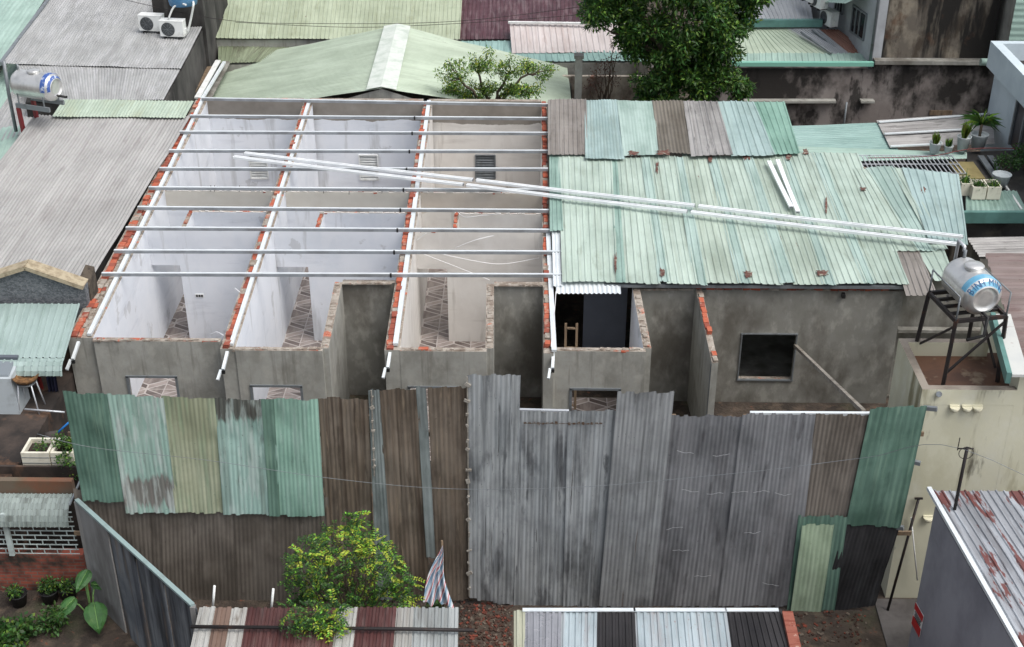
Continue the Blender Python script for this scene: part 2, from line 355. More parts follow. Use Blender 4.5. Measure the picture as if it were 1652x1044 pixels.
# front walls with door openings
def front(u0, u1, v, th, du0, du1, dv, mi, name='wall', ms=None):
    a, b = PT(u0, v), PT(u1, v); y = (a.y+b.y)/2; a.y = b.y = y; t = Vector((0, th, 0))
    p = P(du0, dv, y=y); q = P(du1, dv, y=y)
    mb = MB(); wall(mb, a, b, b+t, a+t, mL=cn, mR=mi, mE=cn, mT=mo, openings=[(p.x-a.x, q.x-a.x, .0, p.z)], dz=-.012)
    o = mb.build(name, WM, bld)
    f = MB()
    for x in (p.x, q.x): f.bar((x,y-.012,0.0),(x,y-.012,p.z), .05, .03, up=(0,1,0))
    f.bar((p.x-.024,y-.012,p.z),(q.x+.024,y-.012,p.z), .03, .05)
    f.build('door_frame', M['gsteel'], o); return y, o
y1, f1 = front(150, 355, 550, .13, 205, 284, 607, bl_)
y2, f2 = front(379, 520, 565, .13, 405, 486, 622, bl_)
y3, f3 = front(645, 785, 566, .13, 660, 739, 624, wm)
y4, f4 = front(893, 1042, 566, .13, 921, 1000, 627, bl_)
# entrance recesses: side partition + rear wall
def recess(pf, pb, uR, vb, mInner, mBack):
    mb = MB(); a, b = PT(*pf), PT(*pb); w = Vector((PT(pf[0]+13, pf[1]).x-a.x, 0, 0)); b = b.copy()
    wall(mb, a, b, b+w*1.0, a+w, mL=mInner, mR=cn, mE=cn, mT=mo); mb.build('wall', WM, bld)
    mb = MB(); c = PT(uR, vb); t = Vector((0,.12,0)); a2 = b+w; c.y = a2.y; wall(mb, a2, c, c+t, a2+t, mL=mBack, mR=mInner, mE=cn, mT=mo, dz=-.01); return mb.build('wall', WM, bld)
recess((517,562),(540,455), 637, 455, bl_, cd)
recess((783,562),(785,458), 877, 458, wm, cd)
recess((1038,562),(1020,464), 1122, 464, bl_, cd)
# stepped partition right of the last recess
mb = MB(); a, b = PT(1150,566), PT(1122,464); w = Vector((.13,0,0))
def stepz(p):
    s = (p.y-a.y)/(b.y-a.y); return ztop(b.y)-(1-s)*.42
wall(mb, a, b, b+w, a+w, mL=cn, mR=cd, mE=cn, mT=mo, top=stepz); mb.build('wall', WM, bld)
bricks('brick_course', (a.x+.07, a.y, stepz(a)), (b.x+.07, b.y, ztop(b.y)), .11, bld, 71, fill=.6)
# cross partitions inside each room: P1 with doorway, closet, P3 with doorway
def px(u, v): return PT(u, v).x
def party_x(L, v): return PT(*lin(L[0], L[1], v)).x
AR = ((150,545),(335,161)); BL_ = ((355,563),(489,168)); BR_ = ((379,563),(504,168))
Y1, Y2, Y3 = PT(700,371).y, PT(700,342).y, PT(700,309).y
def xline(L, y):
    a, b = PT(*L[0]), PT(*L[1]); return a.x+(b.x-a.x)*(y-a.y)/(b.y-a.y)
def cross(LL, RR, jamb, cl, mi, seed):
    xl, xr = xline(LL, Y1), xline(RR, Y1); xj = P(jamb[0], jamb[1], y=Y1).x; zd = P(jamb[0], jamb[1], y=Y1).z
    mb = MB(); a = Vector((xl+.002,Y1,0)); b = Vector((xr-.002,Y1,0)); t = Vector((0,.11,0))
    wall(mb, a, b, b+t, a+t, mL=mi, mR=mi, mE=mi, mT=mo, openings=[(.002, xj-xl, 0, zd)], dz=-.04); w1 = mb.build('wall', WM, bld)
    mb = MB(); xl3, xr3 = xline(LL, Y3), xline(RR, Y3); a = Vector((xl3+.002,Y3,0)); b = Vector((xr3-.002,Y3,0))
    wall(mb, a, b, b+t, a+t, mL=(bb_ if mi == bl_ else wb_), mR=mi, mE=mi, mT=mo, openings=[(.002, xj-xl+.05, 0, zd)], dz=-.04); mb.build('wall', WM, bld)
    xc = PT(cl, 342).x; xr2 = xline(RR, Y2)
    mb = MB(); a = Vector((xc,Y2,0)); b = Vector((xr2-.002,Y2,0)); wall(mb, a, b, b+t, a+t, mL=mi, mR=mi, mE=mi, mT=mo, dz=-.05); mb.build('wall', WM, bld)
    mb = MB(); xc2 = PT(cl-7, 371).x; a = Vector((xc,Y1+.112,0)); b = Vector((xc,Y2-.002,0)); s = Vector((.11,0,0))
    wall(mb, a, b, b+s, a+s, mL=mi, mR=mi, mE=mi, mT=mo, dz=-.045); mb.build('wall', WM, bld)
    bricks('brick_course', (xc+.05,Y1+.1,ztop(Y1)-.06), (xc+.05,Y2+.1,ztop(Y2)-.06), .08, bld, seed, fill=.9)
    bricks('brick_course', (xl+.1,Y1+.055,ztop(Y1)-.065), (xr-.1,Y1+.055,ztop(Y1)-.065), .085, bld, seed+1, fill=.55, h=.03)
    bricks('brick_course', (xl3+.1,Y3+.055,ztop(Y3)-.065), (xr3-.1,Y3+.055,ztop(Y3)-.065), .085, bld, seed+2, fill=.25, h=.03)
    bricks('brick_course', (xc+.1,Y2+.055,ztop(Y2)-.075), (xr2-.1,Y2+.055,ztop(Y2)-.075), .085, bld, seed+3, fill=.7, h=.03)
    for (ya_, xa_, xb_, dz_, sd_) in ((Y1, xl+.05, xr-.05, -.045, 2), (Y3, xl3+.05, xr3-.05, -.045, 3), (Y2, xc, xr2-.03, -.055, 4)):
        rn = random.Random(seed+sd_); mb = MB(); x_ = xa_
        mb.bar((xa_,ya_+.012,ztop(ya_)+dz_), (xb_,ya_+.012,ztop(ya_)+dz_), .022, .02)
        while x_ < xb_-.1:
            l_ = rn.uniform(.05,.2); mb.box((x_+l_/2, ya_+.014, ztop(ya_)+dz_+rn.uniform(-.02,.022)), (l_, .026, rn.uniform(.02,.05)), 0, Matrix.Rotation(rn.uniform(-.25,.25),3,'Y')); x_ += l_*rn.uniform(.8,1.3)
        mb.build('plaster_edge', M['warm'], bld)
    return w1
w1 = cross(AR, BL_, (290,428), 302, bl_, 11)
w2 = cross(BR_, cL, (497,431), 515, bl_, 21)
w3 = cross(cR, dL, (721,434), 733, wm, 31)
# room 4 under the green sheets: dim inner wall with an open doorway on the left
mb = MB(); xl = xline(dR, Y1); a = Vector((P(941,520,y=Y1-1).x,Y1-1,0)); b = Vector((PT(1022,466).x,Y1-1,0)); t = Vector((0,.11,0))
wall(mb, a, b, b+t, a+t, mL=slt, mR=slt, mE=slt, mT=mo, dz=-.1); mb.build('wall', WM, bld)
# plain and right hand closing walls
yR = PT(1300,467).y; xR = P(1457,478,y=yR).x
mb = MB(); a = Vector((PT(1122,464).x+.131, yR, 0)); b = Vector((xR, yR, 0)); t = Vector((0,.14,0))
p = P(1197,538,y=yR); q = P(1277,613,y=yR)
wall(mb, a, b, b+t, a+t, mL=cd, mR=cd, mE=cn, mT=mo, openings=[(p.x-a.x, q.x-a.x, q.z, p.z)], dz=-.03); big = mb.build('wall', WM, bld)
f = MB(); F = .026
f.bar((p.x,yR-.015,q.z),(p.x,yR-.015,p.z), F, .05, up=(0,1,0)); f.bar((q.x,yR-.015,q.z),(q.x,yR-.015,p.z), F, .05, up=(0,1,0))
f.bar((p.x-.024,yR-.012,p.z),(q.x+.024,yR-.012,p.z), .04, F); f.bar((p.x-.024,yR-.012,q.z),(q.x+.024,yR-.012,q.z), .06, F)
f.build('window_frame', M['gsteel'], big)
bricks('brick_course', (a.x+.1, yR+.05, ztop(yR)-.02), (xR-.3, yR+.05, ztop(yR)-.02), .1, bld, 81, fill=.93, h=.06)
cn_ = [PT(1449,470), PT(1528,296), PT(1374,264), PT(1284,256), PT(1262,172)]
cn_[0].x = xR-.14; cn_[0].y = yR+.141
def seg(a, b, ins=.0):
    d = (b-a); d.z = 0; d.normalize(); s_ = Vector((-d.y, d.x, 0))*.13; mb = MB(); a = a+d*ins; wall(mb, a, b, b+s_, a+s_, mL=cd, mR=cd, mE=cn, mT=mo, dz=-.02); mb.build('wall', WM, bld)  # dark inner faces paint the gloom behind the big window
for a_, b_ in zip(cn_, cn_[1:]): seg(a_, b_, .002)
mb = MB(); a = Vector((xD2,yb,0)); b = Vector((PT(1262,170).x,yb,0)); t = Vector((0,.14,0)); wall(mb, a, b, b+t, a+t, mL=cd, mR=cd, mE=cn, mT=mo, dz=-.02); mb.build('wall', WM, bld)
# wall top brickwork
def top_bricks(L, seed, off, w, fill, v0=None, v1=None, dz=0):
    p = PT(L[0][0]+off, L[0][1]); q = PT(L[1][0]+off*.72, L[1][1])
    return bricks('brick_course', (p.x,p.y,ztop(p.y)+dz), (q.x,q.y,ztop(q.y)+dz), w, bld, seed, fill=fill)
top_bricks(((110,545),(318,161)), 41, 9, .15, .97)
top_bricks(((112,545),(320,161)), 45, 16, .08, .4, dz=-.01)
top_bricks(((358,563),(491,168)), 42, 7, .14, 1.0)
top_bricks(((622,565),(683,168)), 43, 7, .15, 1.0)
top_bricks(((877,570),(873,168)), 44, 6, .12, .8)
for (u0,u1,v,y,sd,fl) in ((150,352,548,y1,51,.7),(374,516,563,y2,52,.25),(641,781,564,y3,53,.2),(897,1036,564,y4,54,.2)):
    bricks('brick_course', (PT(u0,v).x,y+.06,ztop(y)-.035), (PT(u1,v).x,y+.06,ztop(y)-.035), .11, bld, sd, fill=fl, h=.035)
# broken mortar lip on partition tops
def lip(p, q, w, seed):
    rnd = random.Random(seed); mb = MB(); p = Vector(p); q = Vector(q); d = (q-p); n_ = int(d.length/.09)
    ang = math.atan2(d.y, d.x)
    for i in range(n_):
        if rnd.random() < .75:
            c = p+d*((i+rnd.random())/n_); mb.box(c+Vector((0,0,rnd.uniform(-.01,.012))), (rnd.uniform(.05,.16), w*rnd.uniform(.5,1), rnd.uniform(.02,.045)), 0, Matrix.Rotation(ang+rnd.uniform(-.3,.3),3,'Z'))
    mb.bar(p-Vector((0,0,.008)), q-Vector((0,0,.008)), w*.7, .024); mb.build('mortar_edge', M['mortar'], bld)
def lipPT(a, b, w, seed, dz=.0): p, q = PT(*a), PT(*b); lip((p.x,p.y,ztop(p.y)+dz), (q.x,q.y,ztop(q.y)+dz), w, seed)
lipPT((524,560),(546,457), .13, 1); lipPT((548,457),(632,457), .1, 2); lipPT((790,560),(791,460), .13, 3); lipPT((792,460),(876,460), .1, 4)
lipPT((1044,560),(1027,466), .13, 5); lipPT((1030,466),(1118,466), .1, 6); lipPT((374,562),(516,562), .11, 7, -.01); lipPT((641,563),(781,563), .11, 8, -.01); lipPT((897,563),(1036,563), .11, 9, -.01)
lipPT((150,548),(352,548), .1, 10, -.01); lipPT((132,543),(324,161), .07, 12); lipPT((625,560),(687,168), .06, 13)
# tiled floors: patterned squares
TM = [mat('tile pale line', C(188,181,177), [(C(176,168,162), .6, (3,3,3), .4, .6)], rough=.25), mat('tile taupe', C(140,130,125), [(C(100,90,86), .8, (6,1.5,3), .4, .6)], rough=.25),
      mat('tile brown', C(122,112,108), [(C(84,74,70), .8, (1.5,6,3), .4, .6)], rough=.25), mat('tile beige', C(160,150,145), [(C(134,122,116), .8, (4,4,3), .4, .6)], rough=.25)]
def clip(q, x0, x1, y0, y1_):
    for ax, lim, sg in ((0,x0,1),(0,x1,-1),(1,y0,1),(1,y1_,-1)):
        out = []
        for k in range(len(q)):
            a, b = q[k-1], q[k]; ia, ib = (a[ax]-lim)*sg >= 0, (b[ax]-lim)*sg >= 0
            if ia != ib: t = (lim-a[ax])/(b[ax]-a[ax]); out.append((a[0]+(b[0]-a[0])*t, a[1]+(b[1]-a[1])*t))
            if ib: out.append(b)
        q = out
        if not q: return q
    return q
def floor(x0, x1, y0, y1_, zf=0.0):
    mb = MB(); T = .82; nx = math.ceil((x1-x0)/T)+1; ny = math.ceil((y1_-y0)/T)+1
    mb.face([(x0,y0,.03+zf),(x1,y0,.03+zf),(x1,y1_,.03+zf),(x0,y1_,.03+zf)], 0)
    def pl(cx, cy, pts, m):
        q = clip([(cx+a*T/2, cy+b*T/2) for a, b in pts], x0, x1, y0, y1_)
        if len(q) > 2 and abs(sum(q[i][0]*q[(i+1)%len(q)][1]-q[(i+1)%len(q)][0]*q[i][1] for i in range(len(q)))) > .001: mb.face([(a,b,.034+zf) for a,b in q], m)
    for i in range(nx):
        for j in range(ny):
            cx, cy = x0+(i+.2)*T, y0+(j+.5)*T
            pl(cx, cy, [(-.93,0),(0,-.5),(.93,0),(0,.5)], 1)
            for sx in (1,-1):
                for sy in (1,-1):
                    q1 = [(sx*.05,sy*.57),(sx*.98,sy*.07),(sx*.98,sy*.42),(sx*.05,sy*.92)]; q2 = [(sx*.12,sy*.97),(sx*.97,sy*.50),(sx*.97,sy*.97)]
                    if sx*sy < 0: q1.reverse(); q2.reverse()
                    pl(cx, cy, q1, 2 if sx*sy > 0 else 3); pl(cx, cy, q2, 1 if sx > 0 else 3)
    mb.build('tiled_floor', TM, bld)
floor(xline(AR,y1)-.05, xline(BL_,y1)+.03, y1, Y1)
floor(xline(AR,Y1)-.05, xline(BL_,Y1)+.03, Y1, yb)
floor(min(xline(BR_,y2),xline(BR_,yb))-.05, PT(523,560).x, y2, PT(540,455).y, .012)
floor(min(xline(BR_,y2),xline(BR_,yb))-.05, max(xline(cL,y2),xline(cL,yb))+.05, PT(540,455).y, yb, .012)
floor(min(xline(cR,y3),xline(cR,yb))-.05, PT(789,560).x, y3, PT(785,458).y, .024)
floor(min(xline(cR,y3),xline(cR,yb))-.05, max(xline(dL,y3),xline(dL,yb))+.05, PT(785,458).y, yb, .024)
floor(min(xline(dR,y4),xline(dR,yb))-.05, PT(1042,560).x, y4, PT(1020,464).y, .036)
mb = MB(); mb.box((PT(1300,400).x,(yR+yb)/2+.1,.02), (6.4,yb-yR-.3,.03)); mb.build('floor_slab', M['concd'], bld)
# roof steel: lengthwise tubes on the party walls, purlins across
def ridge_tube(a, b, w=.07, h=.07, dz=.06, ext=.0):
    p, q = PT(*a, dz), PT(*b, dz); d = (q-p).normalized(); p = p-d*ext
    mb = MB(); mb.bar(p, q, w, h); return mb.build('rafter', M['galvw'], bld)
ridge_tube((144,540),(327,160), .085, .06); ridge_tube((373,556),(499,163), .085, .06); ridge_tube((638,556),(692,163), .1, .06); 
ridge_tube((894,566),(884,372), .1, .05); ridge_tube((902,460),(896,372), .05, .05, .08)
for (a, b) in (((113,575),(127,552)), ((361,588),(367,568)), ((625,585),(630,565)), ((890,582),(893,566))):
    mb = MB(); p = PT(*b, -.05); p2 = p+Vector((-.02,-.42,-.16)); mb.bar(p, p2, .06, .06); mb.bar(p2+Vector((-.05,.02,-.02)), p2+Vector((-.08,-.2,-.12)), .05, .05); mb.build('rafter_stub', M['galvw'], bld)
    mb = MB(); mb.box(p2+Vector((0,.0,-.05)), (.07,.05,.07)); mb.build('bolt_cleat', M['black'], bld)
pur = [(325,158,884,168),(306,186,884,190),(290,212,884,214),(273,242,884,243),(257,271,884,272),(240,302,884,306),(222,334,886,339),(203,367,906,371),(184,404,908,406),(164,441,908,443)]
for i, (u0,v0,u1,v1) in enumerate(pur):
    p, q = PT(u0,v0+2,.14), PT(u1,v1+2,.14); mb = MB(); 
    # C-section: top flange, web facing the yard, bottom lip
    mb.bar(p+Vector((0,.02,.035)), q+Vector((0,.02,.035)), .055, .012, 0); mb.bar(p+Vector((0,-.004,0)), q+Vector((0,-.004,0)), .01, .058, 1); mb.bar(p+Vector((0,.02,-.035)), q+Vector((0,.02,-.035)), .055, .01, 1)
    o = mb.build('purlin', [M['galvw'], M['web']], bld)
    if 0 < i:
        us = 640-i*1.0+ (440-v0)*.12; c = p.lerp(q, (us-u0)/(u1-u0)); mb = MB(); mb.box(c+Vector((0,-.004,.0)), (.04,.05,.085)); mb.build('purlin_clip', M['black'], o)
# electrical bits
mb = MB(); c = P(322,477,y=Y1-.01); mb.box(c, (.2,.02,.09)); ob = mb.build('socket_plate', M['white'], w1)
mb = MB()
for dx in (-.06,.0,.06): mb.box(c+Vector((dx,-.012,0)), (.045,.01,.055))
mb.build('socket_outlet', M['black'], ob)
def cable(pts, r=.008, par=None, name='cable', m=None):
    mb = MB(); ps = []
    P_ = [Vector(p) for p in pts]
    for i in range(len(P_)-1):
        a0 = P_[max(i-1,0)]; a, b = P_[i], P_[i+1]; b1 = P_[min(i+2,len(P_)-1)]
        for k in range(6):
            t = k/6; ps.append(.5*((2*a)+(-a0+b)*t+(2*a0-5*a+4*b-b1)*t*t+(-a0+3*a-3*b+b1)*t**3))
    ps.append(P_[-1]); mb.tube(ps, r, 5); return mb.build(name, m or M['cable'], par)
yc = Y1-.15
for pts in ([(678,408,0),(740,432,0),(790,452,.3)], [(700,407,0),(760,420,.1),(810,426,.1),(870,416,0)], [(672,388,0),(688,376,0)], [(735,400,0),(765,388,.2),(797,380,.1)]):
    cable([P(u,v,y=yc-o_) for u,v,o_ in pts], .009, bld)
cable([PT(736,340,.0), PT(750,350,-.05), PT(775,348,0), PT(808,345,0)], .009, bld)
cable([PT(340,540,-.3), PT(350,536,-.1), PT(360,541,.02)], .012, bld); cable([PT(379,465,-.05), PT(385,470,0), PT(388,472,0)], .012, bld)
cable([P(897,470,y=Y1-4.0),P(893,520,y=Y1-4.4),P(889,560,y=y4)], .009, bld)
# stake rods sticking from the back room walls
for (u, v) in ((340,297),(346,297),(386,297),(522,300),(616,300),(563,302)):
    mb = MB(); p = PT(u, v+12, -.02); mb.tube([p, p+Vector((.02,0,.16))], .008, 5); mb.build('reinforcing_rod', M['steel'], bld)
# small wooden ladder inside the dim room
lad = thing('small_ladder', 'small timber step ladder standing inside the dim roofed room', 'ladder', P(921,560,y=y4+1.2)*1)
zl = 0; yl = y4+1.6; xa, xb2 = P(913,540,y=yl).x, P(931,540,y=yl).x; ztl = P(920,531,y=yl).z
for x in (xa, xb2):
    mb = MB(); mb.bar((x,yl,.04),(x,yl+.25,ztl), .05, .03); mb.build('rail', M['wood'], lad)
for k in range(5):
    mb = MB(); t = .15+.2*k; mb.bar((xa+.03,yl+.25*t,.04+(ztl-.04)*t),(xb2-.03,yl+.25*t,.04+(ztl-.04)*t), .06, .025); mb.build('rung', M['wood'], lad)
# props: steel post by the stepped wall and a diagonal brace on the big wall
mb = MB(); p = P(1150,588,y=y4+.1); mb.bar((p.x,p.y,0),p, .09, .05, up=(0,1,0)); tag(mb.build('steel_post', M['gsteel']), 'grey steel channel post upright against the stepped plaster partition', 'post')
mb = MB(); p = P(1283,558,y=yR-.05); q = P(1393,664,y=18.75); mb.bar(p, q, .07, .07); tag(mb.build('brace_pole', mat('pale weathered pole', C(150,144,134), [(C(96,88,78), .7, (5,5,5), .45,.65)], rough=.8)), 'pale square brace pole running diagonally from the window corner to the hoarding top', 'pole')
mb = MB(); p = PT(1362,480,-.1); mb.box((p.x,yR-.06,p.z),(.07,.12,.09)); mb.build('beam_bracket', M['black'], bld)
# ---- roof of old sheets on the right half
TS[0] = .885; G = dict(rough=.42)
M['g_pale'] = tin('pale green roof tin', (196,214,202), dark=(120,128,112), st=.4, **G); M['g_mint'] = tin('mint roof tin', (184,207,199), dark=(112,140,128), st=.35, **G)
M['g_teal'] = tin('teal roof tin', (164,194,183), dark=(92,116,106), st=.45, **G); M['g_ltb'] = tin('light aqua roof tin', (178,202,200), dark=(128,140,130), st=.4, **G)
M['g_greyb'] = tin('grey brown roof tin', (152,146,140), dark=(70,62,56), st=.5, rough=.5); M['g_brown'] = tin('taupe roof tin', (134,128,118), dark=(80,72,62), st=.4, rough=.5)
M['g_pink'] = tin('pinkish grey roof tin', (174,172,170), dark=(46,42,42), st=.6, rough=.45); M['g_green'] = tin('bright jade roof tin', (146,186,170), dark=(96,130,116), st=.35, **G)
M['g_rust'] = tin('pale green rust patched tin', (192,208,194), dark=(120,128,112), st=.4, rust=.06, **G)
roof = MB(); rt = thing('patchwork_roof', 'patchwork roof of pale green and mint corrugated tin sheets over the right rooms', 'roof', (6, 30, 3.3))
def rs(b0, b1, t1, t0, m, dz=.22, dzt=None, **k):
    dzt = dz if dzt is None else dzt
    sheet('roof_sheet', [PT(*b0,dz), PT(*b1,dz), PT(*t1,dzt), PT(*t0,dzt)], M[m], rt, pitch=k.pop('pitch',.19), amp=k.pop('amp',.0115), prof=k.pop('prof','rib'), nv=10, warp=.008, jag=.03, dents=4, **k)
# back row
rs((884,250),(949,249),(946,160),(884,160),'g_greyb',.30,.32, pitch=.12)
rs((944,256),(1008,256),(996,161),(943,161),'g_ltb',.315,.33, prof='sine', pitch=.08, amp=.007)
rs((1006,250),(1066,250),(1054,162),(995,162),'g_mint',.325,.34, prof='sine', pitch=.08, amp=.003)
rs((1063,246),(1118,248),(1102,162),(1052,162),'g_brown',.335,.34, prof='sine', pitch=.09, amp=.012)
rs((1115,252),(1183,250),(1158,163),(1102,162),'g_pink',.345,.35)
rs((1180,252),(1208,251),(1182,163),(1157,163),'g_ltb',.335,.34)
rs((1205,251),(1252,250),(1216,164),(1180,163),'g_ltb',.325,.33)
rs((1249,249),(1291,248),(1266,164),(1214,164),'g_green',.31,.32)
# front row of long sheets, each lapped over its right neighbour
rs((887,372),(909,372),(902,244),(886,244),'g_teal',.24, pitch=.1)
FR = [(907,998,900,987,455,245,'g_pale'),(994,1010,984,996,455,255,'g_teal'),(1006,1066,994,1036,456,253,'g_pale'),(1062,1080,1033,1048,455,250,'g_mint'),(1076,1126,1045,1090,458,250,'g_pale'),
      (1120,1142,1086,1102,458,252,'g_mint'),(1138,1196,1100,1144,458,248,'g_rust'),(1190,1212,1140,1156,457,250,'g_mint'),(1208,1264,1153,1200,457,250,'g_pale'),(1258,1284,1196,1214,457,250,'g_mint'),
      (1280,1332,1211,1262,458,246,'g_rust'),(1326,1350,1258,1272,458,247,'g_mint'),(1346,1400,1269,1314,458,246,'g_pale'),(1394,1412,1308,1326,457,246,'g_mint'),(1408,1468,1322,1384,456,246,'g_pale')]
for i, (b0,b1,t0,t1,vb,vt,m) in enumerate(FR):
    rs((b0,vb),(b1,vb+(i%3)*1.5),(t1,vt+2),(t0,vt),m,.225+.010*(i%2), .225+.010*(i%2), pitch=.155)
rs((1440,405),(1482,405),(1400,272),(1376,272),'g_pale',.235)
rs((1479,405),(1512,405),(1440,268),(1396,272),'g_mint',.225)
rs((1508,402),(1530,402),(1458,270),(1436,270),'g_pale',.245)
rs((1500,392),(1562,395),(1547,281),(1455,270),'g_ltb',.275,.27)
rs((1462,477),(1513,477),(1478,392),(1436,392),'g_greyb',.20, pitch=.13)
rs((1508,452),(1545,455),(1520,395),(1474,393),'g_pale',.215)
RP = mat('rust patch', C(104,68,60), [(C(150,150,136), .9, (14,14,14), .52, .60), (C(78,48,42), .8, (5,5,5), .45, .6)], rough=.9)
rr_ = random.Random(12)
for (u,v,w_,h_,zz) in ((1022,247,22,9,.33),(1068,246,26,10,.36),(1146,256,10,18,.27),(1204,250,12,22,.27),(1272,250,12,18,.27),(1300,245,10,10,.27),(1068,440,9,18,.265),(1206,442,16,14,.265),(1327,441,22,12,.265),(993,425,5,38,.265),(1392,305,12,7,.265),(1333,330,4,30,.265),(1490,305,9,16,.265),(1060,270,5,20,.265)):
    n_ = 25; c0_ = PT(u,v,zz); pts_ = []
    for k in range(n_):
        a_ = 2*math.pi*k/n_; f_ = rr_.uniform(.4,1.1); p_ = PT(u+math.copysign(abs(math.cos(a_))**.6,math.cos(a_))*w_/2*f_, v-math.copysign(abs(math.sin(a_))**.6,math.sin(a_))*h_/2*f_, zz); pts_.append(p_)
    mb = MB(); dn = Vector((0,0,.003)); mb.face([p+dn for p in pts_]); mb.face([p-dn for p in reversed(pts_)])
    for k in range(n_): mb.face([pts_[k]-dn, pts_[(k+1)%n_]-dn, pts_[(k+1)%n_]+dn, pts_[k]+dn])
    mb.build('rust_patch', RP, rt)
# galvanised bits along the eave
mb = MB(); sheet('eave_sheet', [PT(897,474,.12),PT(1002,474,.12),PT(1000,452,.14),PT(897,452,.14)], M['galvw'], rt, pitch=.1, amp=.014, nv=2, warp=.004)
sheet('eave_sheet', [PT(892,462,.15),PT(909,462,.15),PT(906,368,.16),PT(890,368,.16)], M['galvw'], rt, pitch=.08, amp=.014, nv=6, warp=.004)
mb = MB(); mb.bar(PT(974,460,.12), PT(1484,463,.12), .09, .07); mb.build('eave_beam', M['gsteel'], rt)
# loose new channels lying across purlins and roof
def channel(p, q, w, h, label, gap=True):
    t = thing('steel_channel', label, 'steel beam', (p+q)/2, 'loose new steel channels lying across the roof')
    mb = MB(); d = (q-p).normalized(); sd = d.cross(Vector((0,0,1))).normalized(); up = sd.cross(d); N_ = 8
    for k in range(N_):      # slightly bowed open channel: web below, two flanges, two top lips
        f = lambda t_: p.lerp(q, t_)-up*.012*math.sin(math.pi*t_)
        a, b = f(k/N_), f((k+1)/N_)
        mb.bar(a, b, w-.01, .008, 1)
        for s_ in (1,-1):
            mb.bar(a+sd*s_*(w/2-.004)+up*h/2, b+sd*s_*(w/2-.004)+up*h/2, .007, h, 0); mb.bar(a+sd*s_*(w/2-.02)+up*h, b+sd*s_*(w/2-.02)+up*h, .036 if gap else .046, .006, 0)
    mb.build('channel_body', [M['new'], M['new']], t)
    for e in (p, q):
        mb = MB(); mb.bar(e+up*(h/2)-d*.012, e+up*(h/2)+d*.012, w*.8, h*.9); mb.build('joint_clip', M['gsteel'], t)
    return t
rowA = (PT(395,249,.27), PT(1553,384,.40)); rowB = (PT(377,255,.27), PT(1546,396,.40))
labs = ['rear channel on the bare purlins, its left end highest in the bundle','rear channel bridging from the bare purlins onto the green tin roof','rear channel across the green roof, right end nearest the steel tank',
        'front channel on the bare purlins, its left end reaching farthest left','front channel crossing from open rooms to the green tin roof','front channel on the green roof above the taupe sheet']
for k, (A_, B_) in enumerate((rowA, rowB)):
    for j_, (t0, t1) in enumerate(((0,.345),(.35,.655),(.66,1.0))): channel(A_.lerp(B_,t0), A_.lerp(B_,t1), .105, .055, 'bright '+labs[k*3+j_])
channel(PT(1240,264,.30)+Vector((0,0,.03)), PT(1276,338,.30)+Vector((0,0,.03)), .095, .05, 'short white steel channel on the green roof, left one of a pair', gap=False)
channel(PT(1254,262,.30)+Vector((0,0,.03)), PT(1287,346,.30)+Vector((0,0,.03)), .095, .05, 'short white steel channel on the green roof, right one of a pair', gap=False)
# ================================================================ hoarding of corrugated sheets in the yard
FY = 18.55
hd = thing('corrugated_hoarding', 'tall hoarding of mismatched green, brown and grey corrugated metal sheets', 'fence', (0, FY, 0))
TS[:] = [1.1, 46]
M['f_dg'] = tin('dark green fence tin', (92,120,108), dark=(54,82,72), st=.5, extra=[(C(122,150,132), .45, (14,.8,1), .55, .63)], rough=.6)
M['f_flake'] = tin('flaking green fence tin', (138,166,156), dark=(96,80,78), st=.4, pale=.6, palec=(196,206,202), extra=[('band', C(112,92,90), .75, .1, .75)], rough=.6)
M['f_yel'] = tin('yellowed green fence tin', (158,163,140), dark=(96,120,100), st=.55, pale=.3, palec=(130,160,130), rough=.6)
M['f_mint'] = tin('worn mint fence tin', (132,166,152), dark=(88,110,100), st=.4, pale=.35, palec=(164,188,180), rough=.6)
M['f_minr'] = tin('worn mint tin with rusty head', (140,168,160), dark=(78,66,62), st=.5, pale=.5, palec=(196,210,205), extra=[('band', C(70,58,54), .85, 2.0, 2.6)], rough=.6)
M['f_brown'] = tin('brown fibre sheet', (106,97,87), dark=(58,48,40), st=.55, extra=[(C(62,50,40), .7, (15,.3,1), .5, .62), (C(136,122,104), .5, (18,1.5,1), .6, .66)], rough=.8, pale=.25, palec=(128,112,96))
M['f_brown2'] = tin('dark taupe sheet', (108,102,95), dark=(56,50,45), st=.5, rough=.85)
M['f_strip'] = tin('grey strip tin', (120,128,128), dark=(56,60,60), st=.4, rough=.55)
M['f_grey'] = tin('dull zinc fence tin', (150,154,156), dark=(72,76,80), st=.8, mott=.5, rough=.55, metal=.15, extra=[(C(64,66,70), .75, (1.7,.5,1), .53, .62), (C(176,182,186), .5, (13,.4,1), .56, .62), (C(44,42,40), .8, (16,.5,1), .64, .67)], pale=.2, palec=(170,178,184))
M['f_grey2'] = tin('even zinc fence tin', (142,145,147), dark=(80,82,82), st=.7, extra=[(C(170,174,178), .45, (1.3,.6,1), .52, .62), (C(80,66,56), .7, (12,.35,1), .62, .67)], rough=.5, metal=.25)
M['f_slate'] = tin('slate grey fence tin', (122,124,127), dark=(70,69,72), st=.6, extra=[(C(150,150,152), .4, (1.8,.35,1), .54, .64)], rough=.55, metal=.15, pale=.12, palec=(160,160,164))
M['f_black'] = tin('soot black tin', (44,44,46), dark=(16,16,17), st=.7, rough=.7, pale=.25, palec=(80,84,86))
M['f_lg'] = tin('light green door tin', (156,174,150), dark=(96,110,90), st=.3, rough=.6)
